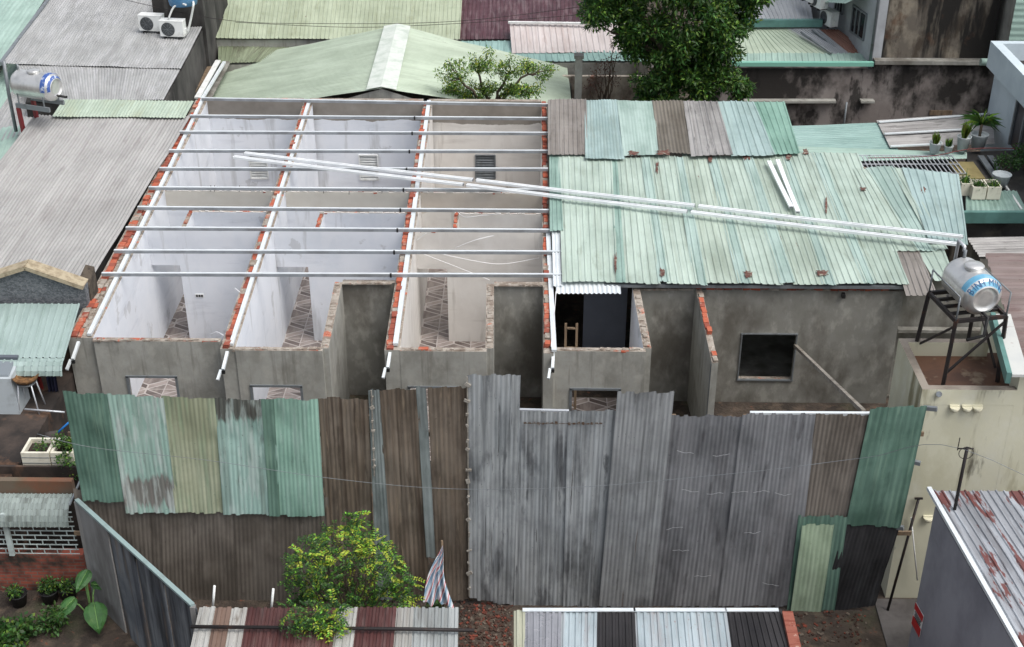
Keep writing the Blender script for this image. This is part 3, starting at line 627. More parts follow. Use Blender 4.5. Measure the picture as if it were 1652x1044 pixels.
def fs(tl, tr, br, bl, m, dy=0.0, nm='fence_sheet', **k):
    y = FY-dy
    q = [P(*bl, y=y-k.get('lean',0)), P(*br, y=y-k.get('lean',0)), P(*tr, y=y), P(*tl, y=y)]; k.pop('lean', None)
    return sheet(nm, q, M[m], hd, pitch=k.pop('pitch',.076), amp=k.pop('amp',.0045), nv=k.pop('nv',22), warp=k.pop('warp',.010), jag=k.pop('jag',.05), dents=k.pop('dents',9), **k)
BT = 976
fs((118,790),(262,790),(268,BT),(150,BT),'f_brown2',-.02); fs((258,800),(375,800),(382,BT),(264,BT),'f_brown2',.0); fs((370,800),(480,800),(484,BT),(377,BT),'f_brown2',-.02); fs((475,800),(530,800),(536,BT),(480,BT),'f_brown2',.0)
fs((101,632),(176,637),(200,810),(133,808),'f_dg',.07); fs((173,636),(264,640),(286,829),(203,829),'f_flake',.09); fs((260,640),(349,643),(362,828),(283,828),'f_yel',.075)
fs((346,643),(426,645),(437,832),(360,830),'f_minr',.09); fs((440,644),(513,645),(524,833),(450,832),'f_mint',.075); fs((421,643),(442,644),(452,832),(434,832),'f_dg',.105)
fs((513,641),(594,643),(606,968),(535,970),'f_brown',.02); fs((594,628),(612,629),(636,968),(608,968),'f_strip',.05); fs((610,628),(675,626),(694,968),(630,968),'f_brown',.03)
fs((671,624),(687,624),(703,900),(688,900),'f_strip',.06); fs((690,627),(753,625),(756,968),(706,968),'f_brown',.02)
fs((754,605),(840,603),(829,977),(757,965),'f_grey',.06); fs((834,662),(920,664),(912,978),(827,978),'f_grey',.035); fs((916,662),(1000,662),(975,979),(908,979),'f_grey',.06)
fs((996,633),(1088,633),(1052,980),(966,980),'f_grey2',.09, lean=.1); fs((1083,671),(1202,672),(1163,979),(1046,979),'f_slate',.04); fs((1198,667),(1320,669),(1278,979),(1158,979),'f_slate',.065)
fs((1316,668),(1404,668),(1366,850),(1292,848),'f_brown2',.045, amp=.006); fs((1404,658),(1496,655),(1452,852),(1364,848),'f_dg',.09, pitch=.1)
fs((1364,842),(1452,848),(1412,975),(1320,992),'f_black',.06); fs((1288,832),(1368,832),(1344,1002),(1268,998),'f_teal' if 'f_teal' in M else 'f_dg',.08, amp=.006)
fs((1294,846),(1346,846),(1322,1002),(1274,998),'f_lg',.11)
# timber posts and rails behind, cap rail and caulk blobs
for u in (140,300,470,600,755,835,995,1085,1200,1316,1400):
    p = P(u, 700, y=FY+.12); mb = MB(); mb.box((p.x,FY+.12,P(u,676,y=FY).z/2), (.07,.07,P(u,676,y=FY).z)); mb.build('fence_post', M['wood'], hd)
for (u0,u1,v) in ((110,760,700),(755,1490,700),(120,1470,860)):
    mb = MB(); mb.bar(P(u0,v,y=FY+.07), P(u1,v,y=FY+.07), .04, .08); mb.build('fence_rail', M['wood'], hd)
mb = MB(); mb.bar(P(1210,667,y=FY+.02), P(1406,668,y=FY+.02), .06, .06); mb.build('cap_rail', M['galvw'], hd)
STN = mat('brown fixing stain', C(84,66,54), [(C(128,128,126), .8, (12,12,12), .48,.58)], rough=.9)
rs_ = random.Random(4)
mb = MB()
for k in range(18):
    if k in (8,9): continue
    mb.box(P(847+k*7.2, 683+rs_.uniform(-1,1), y=FY-.085), (.045,.004,.05*rs_.uniform(.5,1.3)))
mb.bar(P(846,683,y=FY-.082), P(972,684,y=FY-.082), .003, .012); mb.build('fixing_stain', STN, hd)
CRS = mat('bright crease', C(176,178,182), rough=.5)
for (u,v) in ((1092,727),(1100,790),(1140,797),(1075,855),(1085,888),(1180,795),(1200,860),(1120,930),(1215,795),(1250,795),(1230,940),(1150,735)):
    mb = MB(); x_ = u; pv_ = v
    for k in range(5):
        v2_ = pv_+rs_.uniform(-2.2,2.2); mb.bar(P(x_,pv_,y=FY-.088), P(x_+7,v2_,y=FY-.088), .003, .007); x_ += 5; pv_ = v2_
    mb.build('crease_mark', CRS, hd)
mb = MB(); mb.bar(P(838,661,y=FY+.02), P(918,663,y=FY+.02), .05, .03); mb.build('cap_rail', M['galv'], hd)
FOAM = mat('dried filler foam', C(150,146,138), [(C(110,104,96), .7, (9,9,9), .45, .6)], rough=.9); rnd = random.Random(5)
for a_, b_, n_ in (((754,608),(757,962),16), ((599,630),(604,768),7)):
    mb = MB(); mb.bar(P(*a_,y=FY-.07), P(*b_,y=FY-.07), .02, .02)
    for k in range(n_):
        t = (k+rnd.uniform(.2,.8))/n_; p = P(a_[0]+(b_[0]-a_[0])*t+rnd.uniform(-1,1), a_[1]+(b_[1]-a_[1])*t, y=FY-.08); mb.box(p, (.05*rnd.uniform(.5,1.3),.04,.07*rnd.uniform(.4,1.5)), 0, Matrix.Rotation(rnd.uniform(0,3),3,'Y'))
    mb.build('filler_foam', FOAM, hd)
# wall-end offcuts
for (u0,v0,u1,v1) in ((1490,658,1512,660),(1462,742,1485,748),(1440,850,1458,852)):
    mb = MB(); mb.bar(P(u0,v0,y=FY), P(u1,v1,y=FY-.1), .06, .07); mb.build('rail_end', M['gsteel'], hd)
# ================================================================ diagonal side fence at left, low
df = thing('diagonal_board_fence', 'low slanting fence of grey weathered panels with pale teal cap rail', 'fence', P(215,900,z=0))
M['d_grey'] = mat('grey cement board', C(136,136,135), [(C(92,90,88), .7, (2,2,.6), .42,.65), (C(150,150,150), .4, (6,6,1.5), .5,.7)], rough=.85, bump=(8,.2))
M['d_dark'] = mat('blue black weathered board', C(112,116,120), [(C(30,30,32), .95, (4,4,.35), .42,.60), (C(120,100,80), .7, (5,5,.5), .55,.68), (C(60,66,76), .6, (1.5,1.5,1), .4,.6)], rough=.85, bump=(8,.3))
p0, p1 = P(124,808,y=FY-.1), P(311,978,z=2.4)
ctop = [p0.lerp(p1,t) for t in (0,.28,.30,.52,.54,.76,.78,1)]
for a, b, m in ((0,1,'d_grey'),(2,3,'d_dark'),(4,5,'d_dark'),(6,7,'d_dark')):
    A, B = ctop[a], ctop[b]; d = (B-A).normalized(); sd = Vector((-d.y,d.x,0)).normalized()*.012
    mb = MB(); q = [A-sd,B-sd,B+sd,A+sd]; mb.hexa([Vector((p.x,p.y,0)) for p in q], [p-Vector((0,0,.03)) for p in q]); mb.build('fence_panel', M[m], df)
mb = MB(); mb.bar(p0+Vector((0,0,.02)), p1+Vector((0,0,.02)), .075, .045); mb.build('cap_rail', mat('pale teal painted timber', C(138,158,158), [(C(110,120,118), .5, (4,4,4), .5,.7)], rough=.6), df)
mb = MB(); mb.bar(p0+Vector((.06,-.02,-.09)), p1+Vector((.06,-.02,-.09)), .02, .12); mb.build('fascia_strip', M['d_dark'], df)
for p in (p0, p1): 
    mb = MB(); mb.box((p.x,p.y,(p.z-.0)/2), (.08,.08,p.z-.0)); mb.build('fence_post', M['d_grey'], df)
# ================================================================ rubble heap and bits by the hoarding
rub = MB(); rnd = random.Random(9)
for k in range(560):
    u, v = rnd.uniform(742,826), rnd.uniform(972,1046)
    if k > 430: u, v = rnd.uniform(1270,1400), rnd.uniform(985,1040)
    p = P(u, v, z=0.0); s = rnd.uniform(.015,.045); rub.box(p+Vector((0,0,s*.3)), (s*rnd.uniform(.8,2),s,s*.7), rnd.choice((0,0,1,2,2,2)), Matrix.Rotation(rnd.uniform(0,3),3,'Z')@Matrix.Rotation(rnd.uniform(-.5,.5),3,'X'))
o = rub.build('brick_rubble', [mat('dirty brick bits', C(122,62,48), [(C(70,50,42), .9, (6,6,6), .42, .58)], rough=1), mat('grey clod', C(104,94,84), rough=1), mat('dark clod', C(66,48,40), rough=1)]); o['kind'] = 'stuff'; tag(o, 'broken red brick and dirt strewn at the foot of the hoarding', 'rubble')
# concrete slab path in the right alley
s_ = MB(); pts = [P(1410,966,z=.03), P(1482,966,z=.03), P(1475,1060,z=.03), P(1436,1060,z=.03)]; s_.prism(pts, -.2); struct(s_.build('concrete_path', mat('damp slab', C(104,100,98), [(C(70,66,64), .8, (1.5,1.5,1), .4,.62)], rough=.85, bump=(10,.2))))
# ================================================================ low sheds at the bottom edge
def tile_roof(name, label, cat, strips, z0, z1, v0, v1, wallm, zb, **k):
    """strips: (u_top_left, u_top_right, u_bottom_left, u_bottom_right, material)"""
    loc = P((strips[0][0]+strips[-1][1])/2, v1, z=z1); t = thing(name, label, cat, (loc.x, loc.y, 0))
    for i, (a, b, c, d, m) in enumerate(strips):
        e = .008*(i%2)
        sheet('roof_sheet', [P(c,v1,z=z1+e), P(d,v1,z=z1+e), P(b,v0,z=z0+e), P(a,v0,z=z0+e)], M[m], t, nv=5, **k)
    A = [P(strips[0][2],v1,z=z1), P(strips[-1][3],v1,z=z1), P(strips[-1][1],v0,z=z0), P(strips[0][0],v0,z=z0)]
    c = sum(A, Vector())/4; A = [c+(p-c)*.95 for p in A]
    mb = MB(); mb.prism(A, zb, drop=.06); mb.build('shed_wall', wallm, t); return t
TS[:] = [.92, 34]
M['b_white'] = tin('chalky white tin', (186,186,182), dark=(90,78,66), st=.6, rough=.6, rust=.03); M['b_maroon'] = tin('maroon tin', (88,52,50), dark=(40,26,26), st=.5, rough=.55, pale=.12, palec=(160,150,145))
M['b_grey'] = tin('light grey tin', (172,178,178), dark=(96,92,88), st=.5, rough=.55); M['b_black'] = tin('black tin', (42,40,42), dark=(20,18,18), st=.5, rough=.5); M['b_bluew'] = tin('bluish white tin', (176,190,196), dark=(120,70,50), st=.35, rough=.5, rust=.02)
M['b_brown'] = tin('brown striped tin', (122,100,88), dark=(70,52,44), st=.6, rough=.6); M['b_clear'] = tin('silver clear sheet', (168,170,176), dark=(110,110,112), st=.3, rough=.25, metal=.3); M['b_cream'] = tin('cream tin', (178,180,160), dark=(96,92,80), st=.5, rough=.6)
shed = tile_roof('lean_to_shed', 'low shed with striped white and maroon tin roof below the leafy bush', 'shed',
    [(322,348,300,330,'b_white'),(346,374,328,358,'b_brown'),(372,400,356,384,'b_white'),(398,545,382,532,'b_maroon'),(543,578,530,566,'b_white'),(576,640,564,632,'b_maroon'),(638,668,630,662,'b_white'),(665,740,660,738,'b_grey')],
    2.35, 2.25, 981, 1075, M['concd'], 0, pitch=.11, amp=.014, prof='box', warp=.006, jag=.02)
def on_shed(u, v, dz=0): return P(u, v, z=2.35-(v-981)/94*.1+dz)
mb = MB(); mb.tube([on_shed(308,1011,.1), on_shed(660,1015,.1), on_shed(765,1017,.1)], .03, 6); tag(mb.build('steel_pipe', M['steel']), 'long rusty dark pipe lying across the striped shed roof', 'pipe')
for (u,v,u2,v2,lab) in ((343,985,347,958,'short white pipe standing at the left of the striped shed roof'),(437,990,443,964,'short white pipe standing left of the bush')):
    mb = MB(); mb.tube([P(u,v,z=2.1), P(u,v,z=2.1)+Vector((.07,.05,.46))], .02, 7); tag(mb.build('vent_pipe', M['white']), lab, 'pipe')
shed2 = tile_roof('patched_shed', 'low shed roof of black, silver and bluish white tin beside red brick edge', 'shed',
    [(829,848,829,848,'b_cream'),(846,906,846,904,'b_clear'),(904,964,903,962,'b_bluew'),(962,1024,961,1028,'b_black'),(1022,1172,1026,1184,'b_bluew'),(1170,1262,1182,1292,'b_black')],
    2.35, 2.25, 985, 1075, M['concd'], 0, pitch=.1, amp=.012, prof='box', warp=.006, jag=.015)
for (u0,u1,m) in ((843,1025,'galvw'),(1022,1172,'galvw'),(1170,1256,'galvw')):
    mb = MB(); mb.bar(P(u0,984,z=2.385), P(u1,984,z=2.385), .07, .02); mb.build('ridge_flashing', M[m], shed2)
mb = MB(); mb.prism([P(1262,986,z=2.44),P(1279,986,z=2.44),P(1300,1075,z=2.34),P(1281,1075,z=2.34)], 0); mb.build('brick_parapet', mat('brick coping', C(140,84,70), [(C(120,60,46), .9, (2,16,2), .5,.56), (C(200,180,166), .5, (6,6,6), .6,.66)], rough=.9, bump=(12,.3)), shed2)
# ================================================================ right: blue-grey building with rusty roof
hz = 3.5
rb = thing('rusty_roof_house', 'blue grey rendered house with rust spotted silver tin roof at lower right', 'house', P(1560,900,z=0))
M['rusty'] = tin('rust spotted zinc', (164,168,174), dark=(104,100,102), st=.6, rough=.55, metal=.1, rust=.175, rustc=(104,48,40), pale=.3, palec=(206,214,222))
TL, TR = P(1498,790,z=hz), P(1760,793,z=hz+.1); BLp, BRp = P(1660,1075,z=hz-.15), P(1990,1090,z=hz-.1)
sheet('roof_sheet', [BLp, BRp, TR, TL], M['rusty'], rb, pitch=.13, amp=.014, prof='rib', nv=12, warp=.012, jag=.02)
A = [P(1509,815,z=hz-.1), P(1760,815,z=hz-.1), P(1990,1150,z=hz-.25), P(1655,1072,z=hz-.3)]
d_ = P(1655,1072,z=hz-.3)-P(1509,815,z=hz-.1); A[3] = A[0]+d_*2.2; A[2] = A[1]+d_*2.0
mb = MB(); mb.prism(A, 0, drop=.03); mb.build('wall', mat('blue grey render', C(152,153,160), [(C(112,112,120), .7, (1,1,.7), .4,.65), (C(90,84,80), .5, (.5,.5,2.5), .6,.75)], rough=.9, bump=(6,.15)), rb)
mb = MB(); mb.bar(TL+Vector((0,0,.03)), BLp+Vector((0,0,.03)), .07, .06); mb.build('verge_flashing', M['galvw'], rb)
# tin sign on that wall
wl0, wl1 = A[0], A[3]; wd = (wl1-wl0); wd.z = 0; wd.normalize(); wn = Vector((wd.y, -wd.x, 0)); wn = wn if wn.x < 0 else -wn
def on_wall(u, v):
    d = ray(u, v); o_ = Vector((0,0,CH)); t = (Vector((wl0.x,wl0.y,0))-o_).dot(wn)/d.dot(wn); return o_+d*t
c = on_wall(1482,1000); sg = thing('wall_sign', 'small red and white notice plate fixed on the blue grey wall', 'sign', c)
mb = MB()
def plate(du, dz, w, h, off, m): 
    p = c+wd*du+Vector((0,0,dz))+wn*off; mb.box(p, (w, .008, h), m, Matrix((wd, -wn, Vector((0,0,1)))).transposed())
plate(0,0,.34,.46,.012,0); plate(0,.165,.34,.12,.022,1); plate(0,-.14,.34,.17,.022,1)
for k in range(4): plate(0,.07-.035*k,.26-.03*(k%2),.012,.02,2)
mb.build('sign_plate', [M['white'], mat('sign red', C(190,44,48), rough=.5), M['black']], sg)
# antenna mast on the rusty roof + overhead wire
mb = MB(); b0 = P(1540,822,z=hz); tp = P(1541,722,y=b0.y); tp = Vector((b0.x,b0.y,tp.z)); mb.tube([b0,tp], .028, 8); 
an = thing('service_mast', 'thin dark metal mast with coiled wire standing on rusty tin roof', 'mast', b0)
mb.build('mast_pole', M['steel'], an)
mb = MB(); mb.tube([tp+Vector((-.14,0,-.02)), tp+Vector((.1,0,-.02))], .012, 6); mb.tube([tp+Vector((-.14,0,-.05)), tp+Vector((-.14,0,.18))], .008, 6); mb.build('cross_arm', M['steel'], an)
ring = [tp+Vector((.0+.11*math.cos(a),0,-.1+.11*math.sin(a))) for a in [i*6.28/16 for i in range(17)]]; mb = MB(); mb.tube(ring, .006, 5, cap=False); mb.build('wire_coil', M['black'], an)
pts = [P(u,v,y=yy) for u,v,yy in ((60,700,18.2),(150,722,18.2),(330,742,18.2),(520,770,18.2),(690,787,18.2),(840,789,18.15),(980,783,18.1),(1120,770,18.1),(1250,757,18.0),(1400,738,17.9))]+[tp+Vector((-.05,0,-.03)), tp+Vector((2.6,-1.2,-.9))]
tag(cable(pts, .0045, None, 'overhead_wire', M['gsteel']), 'thin sagging wire strung across the hoarding to the dark mast', 'wire')
# ================================================================ cream house with tank deck, right
DZ = 4.5; CY = 18.72
crm = thing('cream_house', 'cream rendered house with walled roof deck and mould streaked front', 'house', P(1560,900,z=0)+Vector((.5,1.8,0)))
CRM = mat('mould streaked cream render', C(206,204,182), [(C(180,176,146), .7, (.8,.8,.5), .46,.60), (C(216,216,204), .6, (1.6,1.6,1), .5,.7), (C(110,100,64), .8, (1.5,1.5,.24), .56,.66), (C(56,50,40), .8, (2.5,2.5,.6), .62,.70)], rough=.9, bump=(8,.2))
xl = P(1487,625,z=DZ).x; yF = P(1487,628,z=DZ).y; yB = P(1452,546,z=DZ).y; xr_ = P(1640,628,z=DZ).x
zfl = DZ-.28
mb = MB()
mb.prism([Vector((xl,yF,zfl)),Vector((xr_+4,yF,zfl)),Vector((xr_+4,yB,zfl)),Vector((xl,yB,zfl))], 0, m=0, mt=1)
mb.build('wall', [CRM, mat('rusty stained deck screed', C(104,74,56), [(C(70,50,42), .8, (1.5,1.5,1), .4,.62), (C(140,124,104), .8, (2.2,2.2,1), .58,.66), (C(50,44,40), .7, (.8,.8,1), .55,.7)], rough=.7)], crm)
PW = mat('grey plaster coping', C(140,132,122), [(C(96,88,78), .7, (2,2,2), .42,.65)], rough=.9, bump=(8,.2))
def par(a, b, c, d, nm='parapet'):
    mb = MB(); mb.prism([Vector((*q, DZ)) for q in (a,b,c,d)], zfl-.02, m=0, mt=1); return mb.build(nm, [CRM, PW], crm)
t_ = .13
par((xl-.004,yF-.004),(xr_,yF-.004),(xr_,yF+t_),(xl-.004,yF+t_)); par((xl-.004,yF+t_+.001),(xl+t_,yF+t_+.001),(xl+t_,yB),(xl-.004,yB)); par((xl+t_+.001,yB-t_),(xr_,yB-t_),(xr_,yB+.003),(xl+t_+.001,yB+.003))
# taller right part of the same house, carrying the white and teal flashing
mb = MB(); zr = DZ+.35
bk_ = P(1602,430,z=zr); mb.prism([Vector((xr_+.001,yF-.002,zr)),Vector((xr_+5,yF-.002,zr)),Vector((bk_.x+4,bk_.y,zr)),Vector((bk_.x,bk_.y,zr))], 0, mt=0); mb.build('wall', CRM, crm)
FL = mat('flaking white flashing', C(196,198,194), [(C(120,70,60), .8, (5,5,5), .62,.66), (C(180,184,184), .5, (2,2,2), .45,.65)], rough=.6); TEAL = mat('teal painted metal', C(96,138,132), [(C(70,104,98), .6, (2,2,2), .4,.65)], rough=.5)
a, b = P(1633,606,z=zr+.2), P(1606,508,z=zr+.2)
mb = MB(); w_ = Vector((.26,0,0)); q = [a,a+w_,b+w_,b]; mb.prism([p+Vector((0,0,.02)) for p in q], zr+.17); mb.build('flashing', FL, crm)
mb = MB(); mb.bar(a+Vector((-.05,0,-.05)), b+Vector((-.05,0,-.05)), .08, .2); mb.build('gutter', TEAL, crm)
# wall lamps / pipes on the cream wall
for i, (u,v) in enumerate(((1540,660),(1560,660),(1577,660),(1497,838))):
    c = P(u,v,y=yF-.04); mb = MB(); mb.lathe(c+Vector((0,0,-.06)), (0,0,1), [(0,.03),(.02,.055),(.1,.085)], 10); mb.box(c+Vector((0,.03,.05)), (.17,.05,.03)); mb.build('wall_cup_vent', mat('cream plastic', C(214,210,186), rough=.6), crm)
mb = MB(); mb.tube([P(1515,636,y=yF-.06), P(1515,636,y=yF+.05)], .05, 10); mb.build('drain_spout', M['gsteel'], crm)
pr = thing('leaning_pole', 'dark pole leaning on the cream wall in the alley', 'pole', P(1432,958,z=0)); mb = MB(); mb.tube([P(1432,985,z=.02), P(1482,805,y=yF-.05)], .025, 7); mb.build('pole_shaft', M['steel'], pr)
mb = MB(); q = P(1482,805,y=yF-.06); mb.box(q+Vector((0,0,.01)), (.14,.03,.03)); mb.build('pole_tee', M['steel'], pr)
mb = MB(); mb.tube([P(1470,835,y=yF-.05), P(1480,936,y=yF-.12)], .013, 6); tag(mb.build('thin_pipe', M['white']), 'thin white conduit slanting down the cream wall', 'pipe')
# ---- steel water tanks
def inox(): return mat('stainless steel', C(222,222,220), [(C(176,178,178), .6, (2.2,2.2,2.2), .45,.62)], rough=.34, metal=.7, rvar=.06)
M['inox'] = inox(); M['tblue'] = mat('tank label blue', C(104,168,200), [(C(150,190,206), .6, (5,5,5), .5,.66)], rough=.5); M['tdark'] = mat('label letter blue', C(52,92,136), rough=.5)
def tank(t, c, ax, R, Ln, text, up=(0,0,1), band=(-1.25,1.25), bandm='tblue'):
    c = Vector(c); d = Vector(ax).normalized(); a = Vector(up); e1 = (a-d*a.dot(d)).normalized(); e2 = d.cross(e1)
    mb = MB(); prof = [(-Ln/2-.05,R*.55),(-Ln/2-.03,R*.6),(-Ln/2,R*.8),(-Ln/2+.09,R*.985)]
    x = -Ln/2+.12
    while x < Ln/2-.12:
        prof += [(x,R),(x+.022,R*1.008),(x+.044,R)]; x += .095
    prof += [(Ln/2-.10,R),(Ln/2-.06,R*.985),(Ln/2+.05,R*.66),(Ln/2+.052,R*.62),(Ln/2+.02,R*.60),(Ln/2+.03,R*.3)]
    mb.lathe(c, d, prof, 40, e1=e1); body = mb.build('tank_body', M['inox'], t)
    mb = MB(); n_ = 26; K = 2
    def rim(a_, s): # point on the conical shoulder
        al = Ln/2-.075+s*.115; r = R*(1.003-s*.31)+.004; return c+d*al+(e1*math.cos(a_)+e2*math.sin(a_))*r
    for i in range(n_):
        a0 = band[0]+(band[1]-band[0])*i/n_; a1 = band[0]+(band[1]-band[0])*(i+1)/n_
        mb.face([rim(a1,0),rim(a0,0),rim(a0,1),rim(a1,1)]); 
        q0 = [c+d*(Ln/2-.2)+(e1*math.cos(a_)+e2*math.sin(a_))*(R*1.012) for a_ in (a0,a1)]
        mb.face([q0[1],q0[0],rim(a0,0),rim(a1,0)])
    lb = mb.build('label_band', M[bandm], t)
    if text:
        k = len(text); sp = (band[1]-band[0])*.86/max(1,k-1)
        for i, ch in enumerate(text):
            if ch == ' ': continue
            cu = bpy.data.curves.new('letter', 'FONT'); cu.body = ch; cu.size = .165; cu.align_x = 'CENTER'; cu.resolution_u = 2
            o = bpy.data.objects.new('letter', cu); COL.objects.link(o); bpy.context.view_layer.update()
            me = bpy.data.meshes.new_from_object(o); COL.objects.unlink(o); bpy.data.objects.remove(o); me.materials.clear()
            am = (k-1)/2
            sgn = -1
            ang = sgn*(am-i)*sp*-1*1.0; ang = -(am-i)*sp*LETTER_SIGN
            org = ORG[t.name]; vs = []
            for vv in me.vertices:
                aa = ang+LETTER_SIGN*vv.co.x*.95/R; s = .90-(vv.co.y/.125)*.82
                vs.append(rim(aa, s)+d*.006+(e1*math.cos(aa)+e2*math.sin(aa))*.006-org)
            for vv, q in zip(me.vertices, vs): vv.co = q
            me.materials.append(M['tdark']); lo = bpy.data.objects.new('letter', me); COL.objects.link(lo); lo.parent = lb; ORG[lo.name] = org
    mb = MB(); q = c+e1*R; mb.lathe(q-e1*.02, e1, [(0,.16),(.05,.17),(.07,.15),(.08,.05)], 24); mb.build('manhole_lid', M['inox'], t)
    mb = MB(); mb.tube([c-d*(Ln/2-.12)+e1*(R-.02), c-d*(Ln/2-.12)+e1*(R+.14)], .03, 8); mb.build('inlet_pipe', M['gsteel'], t)
    return e1, e2, d
LETTER_SIGN = -1
c = P(1566,460,y=20.0); ztk = c.z
tk = thing('water_tank', 'stainless steel water tank with blue lettered rim on tall dark stand', 'water tank', (c.x,c.y,zfl), 'stainless rooftop water tanks')
ax = Vector((.2,-1,-.0)).normalized(); R = .345
e1, e2, dd = tank(tk, c, ax, R, .95, 'BINH MINH')
# cradle and stand (one thing, the tank rests on it)
stn = thing('tank_stand', 'tall black angle iron stand on the brown roof deck under the steel tank', 'stand', (c.x,c.y,zfl))
side = e2; side = Vector((side.x,side.y,0)).normalized(); zp = c.z-R-.03
cor = [Vector((c.x,c.y,zp))+side*s1*.45+Vector((ax.x,ax.y,0))*s2*.5 for s1,s2 in ((1,1),(-1,1),(-1,-1),(1,-1))]
for i in range(4):
    mb = MB(); mb.bar(cor[i], cor[(i+1)%4], .05, .07); mb.build('frame_bar', M['steel'], stn)
for s2 in (-.25,.0,.25):
    o_ = Vector((ax.x,ax.y,0))*s2; mb = MB(); mb.bar(Vector((c.x,c.y,zp))+side*.45+o_, Vector((c.x,c.y,zp))-side*.45+o_, .05, .05); mb.build('frame_bar', M['steel'], stn)
for i in range(4):
    ft = cor[i]+(cor[i]-Vector((c.x,c.y,zp)))*.12; ft.z = zfl; mb = MB(); mb.bar(ft, cor[i], .06, .06); mb.build('leg', M['steel'], stn)
for i, j in ((0,1),(1,2),(3,0)):
    p = cor[i].copy(); q = cor[j].copy(); p.z = zfl+.25; q.z = zp-.1; mb = MB(); mb.bar(p, q, .035, .035); mb.build('brace', M['steel'], stn)
for i in (0,1,2,3):
    mb = MB(); p = cor[i]*1.0; mb.tube([p, p+Vector((0,0,.45))], .016, 6); mb.build('cradle_upright', M['gsteel'], stn)
for s in (1,-1):
    mb = MB(); mb.tube([cor[0 if s>0 else 1]+Vector((0,0,.45)), cor[3 if s>0 else 2]+Vector((0,0,.45))], .014, 6); mb.build('cradle_rail', M['gsteel'], stn)
mb = MB(); q = c+dd*.6-Vector((0,0,.25)); mb.tube([q-dd*.1, q+dd*.08, q+dd*.08-Vector((0,0,.35)), q+dd*.08-Vector((0,0,.4))+side*.3], .03, 8); mb.build('outlet_pipe', M['black'], tk)
mb = MB(); q = c-dd*.4+Vector((0,0,R+.1)); mb.tube([q, q+Vector((0,0,.08)), q-dd*.22+Vector((0,0,.1)), q-dd*.24-Vector((0,0,1.1))], .03, 8); mb.build('feed_pipe', M['galv'], tk)
# left tank
c = P(58,137,y=33.2)
tk2 = thing('water_tank', 'ribbed steel water tank lying on red legged stand at the left roofs', 'water tank', (c.x,c.y,c.z-1), 'stainless rooftop water tanks')
M['tnavy'] = mat('tank label navy', C(62,92,158), [(C(190,200,214), .9, (11,11,11), .56,.6)], rough=.5)
e1, e2, dd = tank(tk2, c, (1,-.35,0), .36, 1.2, '', band=(-1.7,1.7), bandm='tnavy')
st2 = thing('tank_stand', 'grey framed tank stand with dark red posts above the grey roof', 'stand', (c.x,c.y,3.4))
zp = c.z-.52; hv = Vector((dd.x,dd.y,0)).normalized(); sv = Vector((-hv.y,hv.x,0))
for s in (1,-1):
    mb = MB(); q = Vector((c.x,c.y,zp))+sv*.3*s; mb.bar(q-hv*.5, q+hv*.55, .06, .12); mb.build('frame_bar', M['gsteel'], st2)
    mb = MB(); mb.bar(q-hv*.45-Vector((0,0,.06)), q-hv*.42-Vector((0,0,1.1)), .09, .09); mb.build('leg', mat('dark red post', C(120,40,44), rough=.5), st2)
    for t in (-.4,.4):
        mb = MB(); mb.bar(q+hv*t, q+hv*t+Vector((0,0,.42)), .03, .03); mb.build('cradle_upright', M['gsteel'], st2)
mb = MB(); q = c+dd*.62-Vector((0,0,.22)); mb.tube([q-dd*.06,q+dd*.3], .035, 8); mb.build('outlet_pipe', M['black'], tk2)
# ================================================================ left neighbours
TS[:] = [.90, 20]
M['n_grey'] = tin('grey wave roof', (180,179,177), dark=(104,96,94), st=.3, rough=.6); M['n_grey2'] = tin('pale grey wave roof', (176,177,176), dark=(128,126,124), st=.3, rough=.55, pale=.2, palec=(204,204,208))
M['n_mint'] = tin('pale mint wave roof', (190,206,188), dark=(150,150,118), st=.3, rough=.5); M['n_mint2'] = tin('flat mint roof', (176,204,192), st=.2, rough=.5); M['n_aqua'] = tin('aqua porch tin', (172,192,188), dark=(110,130,120), st=.3, rough=.45)
BLK = mat('mould black render', C(74,72,70), [(C(28,27,26), .9, (1.2,1.2,.6), .38,.6), (C(130,128,124), .5, (2.5,2.5,.5), .6,.72)], rough=.9, bump=(8,.3))
DKB = mat('sooty stub', C(84,76,66), [(C(46,40,36), .8, (6,6,6), .45, .6)], rough=.95)
nl = thing('grey_roof_house', 'house under large grey wavy roof beside the open rooms', 'house', (-11,29,0))
zf, zk = 3.0, 3.55
q = [P(-148,448,z=zf), P(150,446,z=zf), P(308,187,z=zk), P(57,186,z=zk)]
sheet('roof_sheet', q, M['n_grey'], nl, pitch=.092, amp=.015, nv=40, warp=.014, jag=.02, dents=14)
q2 = [P(84,188,z=zk+.05), P(298,190,z=zk+.05), P(313,163,z=zk+.06), P(102,160,z=zk+.06)]
sheet('roof_sheet', q2, M['n_mint'], nl, pitch=.092, amp=.011, nv=4, warp=.006, jag=.02)
lx = Vector((-.16,0,0)); mb = MB(); mb.prism([q[0],q[1]+lx+Vector((0,.1,0)),q2[2]+lx,q2[3]], 0, drop=.09); mb.build('wall', BLK, nl)
